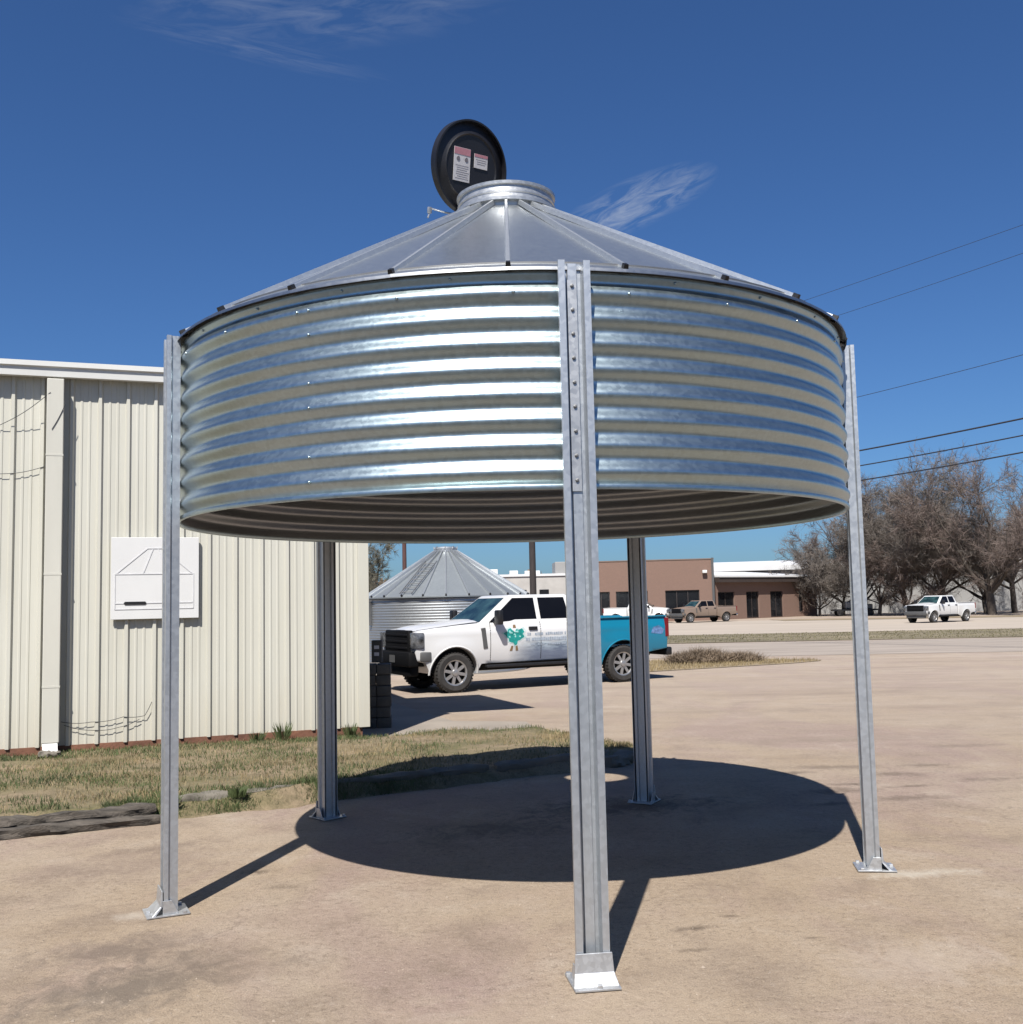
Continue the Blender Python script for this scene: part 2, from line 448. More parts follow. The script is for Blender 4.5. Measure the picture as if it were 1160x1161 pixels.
def strip(name, pts_near, pts_far, dz, m):
    """a sheet following the ground between two lines of points"""
    s = MB()
    n = 14
    rows = []
    for j in range(n + 1):
        t = j / n
        row = []
        for a, b in zip(pts_near, pts_far):
            x = a[0] + (b[0] - a[0]) * t; y = a[1] + (b[1] - a[1]) * t
            row.append((x, y, gz(y) + dz))
        rows.append(row)
    k = len(pts_near)
    s.add([p for r in rows for p in r], [(j * k + i, j * k + i + 1, (j + 1) * k + i + 1, (j + 1) * k + i) for j in range(n) for i in range(k - 1)])
    return setting(s.build(name, m, smooth=180))
M['road'] = mat('worn_grey_asphalt', (0.37, 0.315, 0.265), 0.9, 0, 0.22, 0.7, 0.2, 30, (0.3, 2, 1))
M['lot_far'] = mat('pale_concrete_lot', (0.48, 0.41, 0.335), 0.9, 0, 0.16, 0.25, stretch=(0.3, 2, 1))
M['verge'] = mat('olive_verge_soil', (0.17, 0.145, 0.08), 0.9, 0, 0.3, 0.35, 0.3, 8, (0.5, 2, 1), col2=(0.31, 0.255, 0.16))
M['verge_dry'] = mat('dry_verge_soil', (0.30, 0.235, 0.15), 0.9, 0, 0.3, 0.6, 0.3, 8)
# dry verge by the lot, road, olive verge, pale lot and the brown far kerb strip
strip('grass_verge', [(3.2, 25.6), (5.6, 26.8), (7.2, 27.6), (8.2, 28.4)], [(3.2, 30), (5.8, 30), (7.4, 29.6), (8.4, 28.9)], 0.012, M['verge_dry'])
strip('road', [(-80, 33.4), (10, 31.2), (60, 26.5), (160, 17)], [(-80, 43), (10, 40.8), (60, 36.0), (160, 26)], 0.006, M['road'])
strip('grass_verge', [(-80, 43.6), (10, 41.4), (60, 36.6), (160, 27)], [(-80, 56), (10, 53.5), (60, 49), (160, 40)], 0.016, M['verge'])
strip('parking_lot', [(-80, 57), (10, 54.0), (60, 49.5), (160, 40)], [(-80, 100), (10, 100), (60, 88), (160, 70)], 0.01, M['lot_far'])
strip('grass_verge', [(24, 93), (40, 89), (60, 84.5), (160, 64)], [(24, 99), (40, 95), (60, 92), (160, 74)], 0.03, M['verge_dry'])
ap = MB()
ap.add([(-1.95, 13.9, 0.004), (0.3, 14.3, 0.004), (0.15, 15.6, 0.004), (-0.95, 15.9, 0.004), (-3.4, 22, 0.004), (-6, 22, 0.004)], [(0, 1, 2, 3, 4, 5)])
M['apron'] = mat('old_grey_concrete', (0.33, 0.285, 0.235), 0.9, 0, 0.15, 1.2, 0.3, 25)
setting(ap.build('pavement', M['apron']))

M['added_asphalt'] = mat('reflection_dark_asphalt', (0.075, 0.07, 0.066), 0.9, 0, 0.25, 1.0, 0.3, 30)
strip('road', [(-90, -46), (0, -46), (90, -46)], [(-90, 1.9), (0, 2.9), (90, 3.9)], 0.006, M['added_asphalt'])  # unseen dark sheet added behind the camera to darken the bin wall's reflections
# planted bed beside the building
BED_Z = 0.12
bed_front = [(-16.0, 3.25), (-8.0, 6.90), (-4.203, 8.65), (-3.592, 8.91), (-2.944, 9.185), (-1.977, 9.667), (-1.154, 10.185), (-0.234, 10.706), (0.5, 11.199), (1.02, 11.50), (1.30, 11.88)]
bed_back = [(-16.0, 8.40), (-8.0, 11.40), (-5.927, 12.172), (-5.0, 12.52), (-4.12, 12.85), (-2.9, 13.31), (-1.972, 13.661), (-1.0, 14.25), (0.172, 14.15), (0.606, 13.38), (1.22, 12.1)]
bd = MB()
NB = 26
dense_f = []; dense_b = []
for i in range(len(bed_front) - 1):
    k = 12
    for j in range(k):
        t = j / k
        dense_f.append((bed_front[i][0] * (1 - t) + bed_front[i + 1][0] * t, bed_front[i][1] * (1 - t) + bed_front[i + 1][1] * t))
        dense_b.append((bed_back[i][0] * (1 - t) + bed_back[i + 1][0] * t, bed_back[i][1] * (1 - t) + bed_back[i + 1][1] * t))
dense_f.append(bed_front[-1]); dense_b.append(bed_back[-1])
def bedh(x, y): return BED_Z + 0.035 * noise.noise((x * 1.3, y * 1.3, 0)) + 0.02 * noise.noise((x * 5, y * 5, 2))
vs = []; fs = []
K = len(dense_f)
for j in range(NB + 1):
    t = j / NB
    for a, b in zip(dense_f, dense_b):
        x = a[0] + (b[0] - a[0]) * t; y = a[1] + (b[1] - a[1]) * t
        z = bedh(x, y)
        if t > 0.9 and x > -2.0: z *= max(0.0, (1 - t) / 0.1)
        vs.append((x, y, z))
for j in range(NB):
    for i in range(K - 1): fs.append((j * K + i, j * K + i + 1, (j + 1) * K + i + 1, (j + 1) * K + i))
# eroded bank down to the lot
o0 = len(vs)
for j, (dd, zz) in enumerate(((0.0, 1.0), (0.06, 0.85), (0.12, 0.45), (0.17, 0.12), (0.24, -0.15))):
    for i, a in enumerate(dense_f):
        b = dense_f[min(i + 1, K - 1)]; c = dense_f[max(i - 1, 0)]
        tx, ty = b[0] - c[0], b[1] - c[1]; L = math.hypot(tx, ty)
        nxn, nyn = ty / L, -tx / L
        w = 1 + 0.6 * noise.noise((a[0] * 2.1, a[1] * 2.1, 5)) + 0.35 * noise.noise((a[0] * 7, a[1] * 7, 9))
        x = a[0] + nxn * dd * w; y = a[1] + nyn * dd * w
        vs.append((x, y, bedh(a[0], a[1]) * zz if j else bedh(a[0], a[1])))
for j in range(4):
    for i in range(K - 1): fs.append((o0 + (j + 1) * K + i, o0 + (j + 1) * K + i + 1, o0 + j * K + i + 1, o0 + j * K + i))
bd.add(vs, fs)
def bed_mat():
    m, nt, b = newmat('grassy_dirt_bed')
    v = nt.pos()
    big = nt.noise(nt.pos((0.7, 1.3, 1)), 1.1, 6, 0.65, 0.5)
    mid = nt.noise(v, 6.0, 6, 0.7)
    fine = nt.noise(v, 40.0, 4, 0.75)
    c = nt.mix(nt.ramp(big, [(0.36, 0.0), (0.60, 1.0)]), (0.15, 0.135, 0.055), (0.30, 0.225, 0.14))
    c = nt.mix(nt.ramp(mid, [(0.35, 0.65), (0.55, 0.0)]), c, (0.12, 0.10, 0.05))
    c = nt.mix(nt.ramp(fine, [(0.52, 0.0), (0.75, 0.6)]), c, (0.40, 0.32, 0.20))
    c = nt.mix(nt.ramp(fine, [(0.3, 0.6), (0.46, 0.0)]), c, (0.08, 0.065, 0.035))
    nt.l(c, b.inputs['Base Color'])
    b.inputs['Roughness'].default_value = 0.95
    bp = nt.n('ShaderNodeBump'); bp.inputs['Strength'].default_value = 0.8; bp.inputs['Distance'].default_value = 0.04
    nt.l(nt.math('ADD', mid, nt.math('MULTIPLY', fine, 0.5)), bp.inputs['Height']); nt.l(bp.outputs[0], b.inputs['Normal'])
    return m
M['bed'] = bed_mat()
setting(bd.build('terrain', M['bed'], smooth=180))

# grass blades on the bed: green and dry, one mass each
def inbed(t, u):
    i = u * (K - 1); k = min(K - 2, int(i)); f = i - k
    a = (dense_f[k][0] * (1 - f) + dense_f[k + 1][0] * f, dense_f[k][1] * (1 - f) + dense_f[k + 1][1] * f)
    b = (dense_b[k][0] * (1 - f) + dense_b[k + 1][0] * f, dense_b[k][1] * (1 - f) + dense_b[k + 1][1] * f)
    return a[0] + (b[0] - a[0]) * t, a[1] + (b[1] - a[1]) * t
def blades(n, hmin, hmax, w, pick, seed):
    rnd = random.Random(seed)
    vs = []; fs = []
    while n > 0:
        u = rnd.uniform(0.09, 1.0); t = rnd.uniform(-0.02, 1.0)
        x, y = inbed(t, u)
        k = pick(x, y, t)
        if rnd.random() > k: continue
        n -= 1
        z = bedh(x, y) - 0.01 if t > 0 else bedh(x, y) * 0.6
        if t > 0.9 and x > -2.0: z *= max(0, (1 - t) / 0.1)
        h = rnd.uniform(hmin, hmax); a = rnd.uniform(0, 2 * pi); l = rnd.uniform(0.1, 0.9) * h
        dx, dy = cos(a) * w, sin(a) * w; b = rnd.uniform(0, 2 * pi)
        o = len(vs)
        mx, my = x + cos(b) * l * 0.35, y + sin(b) * l * 0.35
        vs += [(x - dx, y - dy, z), (x + dx, y + dy, z), (mx + dx * .7, my + dy * .7, z + h * 0.65), (mx - dx * .7, my - dy * .7, z + h * .65), (x + cos(b) * l, y + sin(b) * l, z + h)]
        fs += [(o, o + 1, o + 2, o + 3), (o + 3, o + 2, o + 4)]
    mb = MB(); mb.v = vs; mb.f = fs; mb.mi = [0] * len(fs)
    return mb
def gpick(x, y, t):
    n_ = noise.noise((x * 0.9, y * 1.5, 3)) * 0.5 + 0.5
    n2 = noise.noise((x * 4, y * 4, 13)) * 0.5 + 0.5
    k = max(0, n_ * 1.1 + n2 * 0.6 - 0.68)
    if t > 0.86 and x < -1.9: k += 0.5
    if t < 0.10 and -3.4 < x < -1.0: k += 0.45
    if x > -0.9: k *= 0.25
    return min(1, k)
def dpick(x, y, t):
    n_ = noise.noise((x * 0.8 + 7, y * 1.3, 8)) * 0.5 + 0.5
    return min(1, max(0.03, n_ * 1.1 - 0.3) * (0.5 if x > -0.8 else 1))
stuff(blades(21000, 0.02, 0.065, 0.0035, gpick, 1).build('green_grass', M['green_blade'], recalc=False), 'short green grass growing in the strip along the cream metal building', 'grass')
stuff(blades(16000, 0.02, 0.07, 0.003, dpick, 2).build('dry_grass', M['dry_blade'], recalc=False), 'dry straw coloured grass lying among the green along the building', 'grass')

def bank(n):
    rnd = random.Random(8); vs = []; fs = []
    while n > 0:
        k = rnd.randrange(K - 1); a = dense_f[k]
        if not -3.5 < a[0] < -0.7: continue
        n -= 1
        b = dense_f[k + 1]; tx, ty = b[0] - a[0], b[1] - a[1]; L = math.hypot(tx, ty); f = rnd.random()
        d = rnd.uniform(-0.05, 0.20); m_ = noise.noise((a[0] * 3, a[1] * 3, 21)) * 0.5 + 0.6
        if rnd.random() > m_: continue
        x = a[0] + tx * f + ty / L * d; y = a[1] + ty * f - tx / L * d
        z = bedh(a[0], a[1]) * min(1, max(0, 1 - d / 0.19)); h = rnd.uniform(0.025, 0.085); c = rnd.uniform(0, 6.28); q = rnd.uniform(0, 6.28); w = 0.003
        o = len(vs); l = h * rnd.uniform(.2, .9)
        vs += [(x - cos(c) * w, y - sin(c) * w, z), (x + cos(c) * w, y + sin(c) * w, z), (x + cos(q) * l, y + sin(q) * l, z + h)]
        fs.append((o, o + 1, o + 2))
    mb = MB(); mb.v = vs; mb.f = fs; mb.mi = [0] * len(fs); return mb
stuff(bank(9000).build('bank_grass', M['green_blade'], recalc=False), 'darker green grass on the low bank between the grass strip and the lot', 'grass')
# verge grass: short tufts
def vblades(n, area, h0, h1, w, seed):
    rnd = random.Random(seed); vs = []; fs = []
    for _ in range(n):
        x, y = area(rnd)
        z = gz(y); h = rnd.uniform(h0, h1); a = rnd.uniform(0, 2 * pi); l = h * rnd.uniform(0.1, 0.6); b = rnd.uniform(0, 2 * pi)
        o = len(vs)
        vs += [(x - cos(a) * w, y - sin(a) * w, z), (x + cos(a) * w, y + sin(a) * w, z), (x + cos(b) * l, y + sin(b) * l, z + h)]
        fs.append((o, o + 1, o + 2))
    mb = MB(); mb.v = vs; mb.f = fs; mb.mi = [0] * len(fs)
    return mb
def v1(r):
    t = r.random(); x = -2 + t * 62
    y0 = 41.6 - (x - 10) * 0.096; return x, y0 + r.random() ** 1.0 * 11.5
def v2(r):
    while True:
        x = r.uniform(3.2, 8.2); y = r.uniform(25.5, 30)
        if y > 25.6 + (x - 3.2) * 0.55 and y < 30.2 - max(0, x - 5.8) * 0.5: return x, y
stuff(vblades(14000, v1, 0.02, 0.08, 0.03, 3).build('verge_grass', M['olive_blade'], recalc=False), 'olive grass on the strip between the far road and the pale parking lot', 'grass')
stuff(vblades(4500, v2, 0.03, 0.12, 0.010, 4).build('verge_grass', M['dry_blade'], recalc=False), 'dry yellow grass at the edge of the tan lot behind the blue truck bed', 'grass')

# loose stones on the lot
rnd = random.Random(21)
pb = MB()
for _ in range(3500):
    d = 3.2 + 11 * rnd.random() ** 1.6
    x = rnd.uniform(-0.56, 0.56) * d; y = d
    if y > 8.3 + (x + 4.2) * 0.46 and x < 1.5: continue
    r = rnd.uniform(0.0015, 0.0050) * (1 + (rnd.random() < 0.03) * 1.2)
    a = rnd.uniform(0, 6.28)
    P = [(x + r * cos(a + k * 1.257) * rnd.uniform(.7, 1.3), y + r * sin(a + k * 1.257) * rnd.uniform(.7, 1.3), 0) for k in range(5)]
    T = (x + rnd.uniform(-.3, .3) * r, y + rnd.uniform(-.3, .3) * r, r * rnd.uniform(.6, 1.1))
    pb.add(P + [T], [(k, (k + 1) % 5, 5) for k in range(5)])
stuff(pb.build('loose_gravel', M['pebble'], recalc=False), 'small loose stones scattered over the tan lot in the foreground', 'gravel')

# rotten timbers edging the bed at the left, broken concrete kerb at its tip
def ragged_beam(name, a, b, w, h, m, seed, label, cat, group=None):
    a = Vector(a); b = Vector(b); L = (b - a).length
    n = max(14, int(L / 0.07)); ring = 14
    vs = []; fs = []
    t = (b - a).normalized(); sdn = Vector((-t.y, t.x, 0))
    for i in range(n + 1):
        p = a + (b - a) * (i / n)
        for k in range(ring):
            th = 2 * pi * k / ring
            cx, cz = cos(th), sin(th)
            q = max(abs(cx), abs(cz)); cx, cz = cx / q * 0.5 * (0.6 + 0.4 * q), cz / q * 0.5 * (0.6 + 0.4 * q)
            e = 1 + 0.5 * noise.noise((i * 0.3 + seed, cos(th) * 1.5, sin(th) * 1.5 + seed)) + 0.35 * noise.noise((i * 0.9, cos(th) * 3, sin(th) * 3 + seed))
            if i in (0, n): e *= 0.75
            vs.append(p + sdn * cx * w * e + Vector((0, 0, cz * h * e)))
    for i in range(n):
        for k in range(ring): fs.append((i * ring + k, i * ring + (k + 1) % ring, (i + 1) * ring + (k + 1) % ring, (i + 1) * ring + k))
    fs.append(tuple(range(ring))[::-1]); fs.append(tuple(n * ring + k for k in range(ring)))
    mb = MB(); c = (a + b) / 2; mb.add([v - c for v in vs], fs)
    o = mb.build(name, m, smooth=50); o.location = c
    return tag(o, label, cat, group)
ragged_beam('edging_timber', (-8.2, 6.55, 0.07), (-3.05, 8.98, 0.085), 0.15, 0.10, M['timber'], 1, 'rotten grey timber along the top of the grass edge at far left', 'timber')
ragged_beam('edging_timber', (-6.5, 7.20, 0.03), (-2.95, 8.86, 0.03), 0.14, 0.09, M['timber'], 5, 'rotten timber lying lower and nearer the lot in front of the grass edge', 'timber')
M['kerb'] = mat('old_kerb_concrete', (0.19, 0.17, 0.14), 0.9, 0, 0.25, 4, 0.4, 25)
ragged_beam('kerb_stone', (-2.98, 9.15, 0.105), (-0.30, 10.63, 0.105), 0.10, 0.10, M['kerb'], 9, 'long worn kerb edge of the grass strip, from the left leg into the shadow', 'kerb')
ragged_beam('kerb_stone', (-0.22, 10.68, 0.10), (0.98, 11.45, 0.10), 0.11, 0.10, M['kerb'], 15, 'worn kerb edge in the shadow at the right end of the grass strip', 'kerb')
ragged_beam('kerb_stone', (0.92, 11.22, 0.05), (1.22, 11.62, 0.045), 0.26, 0.13, M['kerb'], 19, 'broken kerb lump at the tip of the grass strip, right of the front leg', 'kerb')

# ------------------------------------------------------------------ the grain bin roof on legs
CX, CY = 0.010, 7.253
RR, ZB, ZT = 2.2215, 2.297, 3.371
bin_ = thing('grain_bin_gazebo', 'shiny corrugated steel bin with cone roof, raised on five tall legs', 'grain bin', (CX, CY, 0))

NW, AMP = 8.05, 0.0145
def corr(z0, z1, waves, R, amp, nth=240, npw=12, skip=None):
    vs = []; fs = []
    nz = int(waves * npw)
    for j in range(nz + 1):
        t = j / nz
        z = z0 + (z1 - z0) * t
        ed = min(1.0, (z1 - z) / 0.05)
        r = R - amp * cos(2 * pi * waves * t) * ed
        for k in range(nth):
            th = 2 * pi * k / nth
            # each sheet flexes a little
            w = 0.006 * noise.noise((cos(th) * 2.2, sin(th) * 2.2, z * 1.2)) + 0.0020 * noise.noise((cos(th) * 7, sin(th) * 7, z * 4)) + 0.0006 * noise.noise((cos(th) * 30, sin(th) * 30, z * 9))
            vs.append(((r + w) * sin(th), -(r + w) * cos(th), z))
    for j in range(nz):
        for k in range(nth):
            k2 = (k + 1) % nth
            fs.append((j * nth + k, j * nth + k2, (j + 1) * nth + k2, (j + 1) * nth + k))
    return vs, fs
rg = MB()
vs, fs = corr(ZB + 0.02, ZT + 0.004, NW + 0.28, RR, AMP, 360, 14)
rg.add(vs, fs)
ri = RR - 0.003
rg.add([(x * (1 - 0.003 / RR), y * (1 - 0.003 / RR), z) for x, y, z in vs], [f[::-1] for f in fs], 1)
lip = MB()
lip.lathe([(RR - 0.016, ZB + 0.022), (RR + 0.006, ZB + 0.02), (RR + 0.010, ZB + 0.008), (RR + 0.006, ZB - 0.004), (RR - 0.012, ZB - 0.004), (RR - 0.018, ZB + 0.008)], 240, closed=True)
lip.build('bottom_rim', M['zinc_ring'], bin_, smooth=40)
# bolts along the five sheet seams and a few on the sheets
sb = rg
LEGA = [0.1411 - 0.0029 + 0 * 2 * pi / 5, 0.1411 + 0.0125 + 2 * pi / 5, 0.1411 - 0.0062 + 4 * pi / 5, 0.1411 + 0.0009 + 6 * pi / 5, 0.1411 - 0.0043 + 8 * pi / 5]
# stiffening rows of small bolts under the eave
rnd = random.Random(3)
def add_bolt(mb, th, r, z, s=0.011):
    c = Vector((r * sin(th), -r * cos(th), z)); n = Vector((sin(th), -cos(th), 0)); t = Vector((cos(th), sin(th), 0)); u = Vector((0, 0, 1))
    vs = []
    for q, k in ((0, 1.0), (0.006, 0.9), (0.009, 0.4)):
        for i in range(6):
            a = i * pi / 3
            vs.append(c + n * q + (t * cos(a) + u * sin(a)) * s * k)
    mb.add(vs, [(i, (i + 1) % 6, 6 + (i + 1) % 6, 6 + i) for i in range(6)] + [(6 + i, 6 + (i + 1) % 6, 12 + (i + 1) % 6, 12 + i) for i in range(6)] + [tuple(range(12, 18))])
zw = (ZT - ZB - 0.016) / (NW + 0.28)
for k in range(5):
    a = LEGA[k] + pi / 5
    for j in (0, 1, 3, 4, 6, 7):
        if k in (4,): add_bolt(sb, a + 0.012, RR + AMP - 0.001, ZB + 0.02 + zw * (j + 0.5), 0.008)
for i in range(24):
    add_bolt(sb, (i + 0.5) * pi / 12, RR - 0.005, ZT - 0.022, 0.008)
    add_bolt(sb, i * pi / 12 + 0.01, RR + AMP - 0.002, ZB + 0.02 + (ZT - ZB - 0.016) / (NW + 0.28) * 7.5, 0.009)
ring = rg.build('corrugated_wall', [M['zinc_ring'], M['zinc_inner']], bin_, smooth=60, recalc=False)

# roof: 24 flat panels
Z_E, R_E, Z_C, R_C = ZT + 0.016, RR + 0.040, 4.455, 0.33
NP = 24
rf = MB()
nr = 10
for k in range(NP):
    a0, a1 = k * 2 * pi / NP, (k + 1) * 2 * pi / NP
    vs = []; fs = []
    for j in range(nr + 1):
        t = j / nr
        r = R_E + (R_C - R_E) * t; z = Z_E + (Z_C - Z_E) * t
        for i in range(5):
            s = i / 4
            p0 = Vector((r * sin(a0), -r * cos(a0), z)); p1 = Vector((r * sin(a1), -r * cos(a1), z))
            p = p0.lerp(p1, s)
            am = a0 + (a1 - a0) * s; pc = Vector((r * sin(am), -r * cos(am), z)); p = p.lerp(pc, max(0, 1 - 1.6 * t))
            p.z += 0.0025 * noise.noise((p.x * 2.5, p.y * 2.5, 4 + k))
            vs.append(p)
    for j in range(nr):
        for i in range(4): fs.append((j * 5 + i, j * 5 + i + 1, (j + 1) * 5 + i + 1, (j + 1) * 5 + i))
    # turned-down eave edge
    o = len(vs)
    for i in range(5): vs.append(vs[i] + Vector((vs[i].x, vs[i].y, 0)).normalized() * 0.002 + Vector((0, 0, -0.014)))
    rf.add(vs, fs)
    rf.add([vs[i] for i in range(5)] + vs[o:], [(5 + i, 6 + i, i + 1, i) for i in range(4)], 1)
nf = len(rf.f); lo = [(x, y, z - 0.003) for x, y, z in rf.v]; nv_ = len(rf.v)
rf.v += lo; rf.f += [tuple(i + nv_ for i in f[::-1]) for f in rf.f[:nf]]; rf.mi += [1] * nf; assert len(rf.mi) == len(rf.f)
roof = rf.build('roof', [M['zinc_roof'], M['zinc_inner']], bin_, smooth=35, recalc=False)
def ribs(parent, NP, R_E, Z_E, R_C, Z_C, w, h, m, mcap):
    for k in range(NP):
        a = k * 2 * pi / NP
        n = Vector((sin(a), -cos(a), 0)); t = Vector((cos(a), sin(a), 0))
        p0 = n * (R_E - 0.015) + Vector((0, 0, Z_E)); p1 = n * (R_C + 0.02) + Vector((0, 0, Z_C))
        ax = (p1 - p0).normalized(); up = t.cross(ax); up = up if up.z > 0 else -up
        rb = MB()
        sec = [(-w, -0.003), (-w * 0.62, h), (w * 0.62, h), (w, -0.003)]
        vs = []
        for p, k2 in ((p0, 1.0), (p1, 0.8)):
            vs += [p + t * x * k2 + up * z for x, z in sec]
        rb.add(vs, [(0, 1, 5, 4), (1, 2, 6, 5), (2, 3, 7, 6)], 0)
        # black closure at the eave end
        q0 = p0 - ax * 0.012
        sec2 = [(-w * 1.05, -0.012), (-w * 0.7, h * 1.12), (w * 0.7, h * 1.12), (w * 1.05, -0.012)]
        vs = [q0 + t * x + up * z for x, z in sec2] + [q0 + ax * 0.035 + t * x + up * z for x, z in sec2]
        rb.add(vs, [(0, 1, 2, 3), (0, 4, 5, 1), (1, 5, 6, 2), (2, 6, 7, 3)], 1)
        rb.build('roof_rib', [m, mcap], parent, smooth=30)
ribs(roof, NP, R_E, Z_E, R_C, Z_C, 0.015, 0.027, M['zinc_rib'], M['black_plastic'])
# inner wall plate under the eave (dark gap between roof and ring)
ev = MB()
ev.lathe([(RR - 0.035, ZT - 0.01), (RR - 0.035, Z_E + 0.05), (RR - 0.06, Z_E + 0.05)], 120)
ev.build('eave_angle', M['bolt'], bin_, smooth=40)
# collar round the open fill hole
co = MB()
zc = Z_C
co.lathe([(0.345, zc + 0.028), (0.365, zc + 0.028), (0.366, zc + 0.050), (0.340, zc + 0.056), (0.338, zc + 0.085), (0.346, zc + 0.092), (0.346, zc + 0.104), (0.336, zc + 0.110), (0.334, zc + 0.140), (0.350, zc + 0.146), (0.352, zc + 0.165), (0.330, zc + 0.168), (0.318, zc + 0.150), (0.318, zc - 0.02), (0.330, zc - 0.02), (0.332, zc + 0.026)], 96, closed=True)
co.build('roof_collar', M['zinc_foot'], bin_, smooth=40)
# lid: shallow black dish, opened to the left and leaning back
lid_c = Vector((-0.245, 7.36, 4.905)) - Vector((CX, CY, 0))
nrm = Vector((0.66, -0.72, -0.20)).normalized()
up_ = Vector((-0.10, 0, 1)); up_ = (up_ - nrm * up_.dot(nrm)).normalized(); sd_ = up_.cross(nrm).normalized()
LT = Matrix((( *sd_, ), ( *up_, ), ( *nrm, ))).transposed().to_4x4(); LT.translation = lid_c
lid = bpy.data.objects.new('lid', None)
ld = MB()
ld.lathe([(0.0, 0.012), (0.225, 0.012), (0.235, 0.020), (0.245, 0.012), (0.318, -0.012), (0.322, 0.022), (0.334, 0.022), (0.336, -0.030), (0.320, -0.040), (0.0, -0.045)], 72)
COL.objects.unlink(lid) if lid.name in COL.objects else None
bpy.data.objects.remove(lid)
lid = ld.build('lid', M['lid'], bin_, smooth=35)
lid.matrix_local = LT
def sticker(cx_, cz_, w, h, rows, marks):
    st = MB()
    st.box((cx_, cz_, 0.0155), (w, h, 0.003), mi=0)
    st.box((cx_, cz_ + h * 0.39, 0.0175), (w * 0.98, h * 0.2, 0.002), mi=1)
    if marks:
        for q in (-0.25, 0.25): st.lathe([(0, 0.0195), (w * 0.10, 0.0195), (w * 0.11, 0.017)], 12, c=(cx_ + w * q, cz_ + h * 0.17, 0), mi=2)
    for r_ in range(rows): st.box((cx_ + 0.006 * (r_ % 2), cz_ - h * (0.03 if marks else -0.12) - r_ * 0.015, 0.0175), (w * 0.8 - 0.012 * (r_ % 3), 0.004, 0.001), mi=3)
    st.build('warning_sticker', [M['sticker'], M['sticker_pink'], M['sticker_grey'], M['small_print']], lid)
M['small_print'] = mat('sticker_small_print', (0.5, 0.48, 0.5), 0.5)
sticker(-0.090, 0.005, 0.150, 0.235, 7, True)
sticker(0.085, 0.055, 0.125, 0.10, 3, False)
hg = MB()
hg.cbox((-0.03, -0.345, -0.01), (0.17, 0.05, 0.02), 0.004)
hg.tube([(-0.10, -0.345, -0.012), (-0.20, -0.345, -0.02), (-0.30, -0.33, -0.05), (-0.33, -0.40, -0.04)], 0.007, 8)
hg.cbox((-0.315, -0.345, -0.045), (0.03, 0.045, 0.02), 0.004)
hg.build('lid_latch', M['zinc_foot'], lid, smooth=40)

# legs: pressed steel sections, each with foot and bolt strip
LEG_R = RR + 0.016
LH = ZT + 0.03
prof = [(-0.064, 0.004), (-0.064, 0.052), (-0.079, 0.060), (-0.079, 0.084), (-0.046, 0.084), (-0.042, 0.014), (-0.026, 0.014), (-0.022, 0.028), (0.022, 0.028), (0.026, 0.014), (0.042, 0.014), (0.046, 0.084), (0.079, 0.084), (0.079, 0.060), (0.064, 0.052), (0.064, 0.004)]
def thick(prof, t):
    out = []
    n = len(prof)
    for i, p in enumerate(prof):
        a = Vector(prof[max(i - 1, 0)]); b = Vector(prof[min(i + 1, n - 1)])
        d1 = (Vector(p) - a); d2 = (b - Vector(p))
        d1 = d1.normalized() if d1.length else d2.normalized(); d2 = d2.normalized() if d2.length else d1
        n1 = Vector((d1.y, -d1.x)); n2 = Vector((d2.y, -d2.x)); m_ = (n1 + n2).normalized(); k = t / max(0.4, m_.dot(n1))
        out.append((p[0] + m_.x * k, p[1] + m_.y * k))
    return out
inner = thick(prof, 0.004)
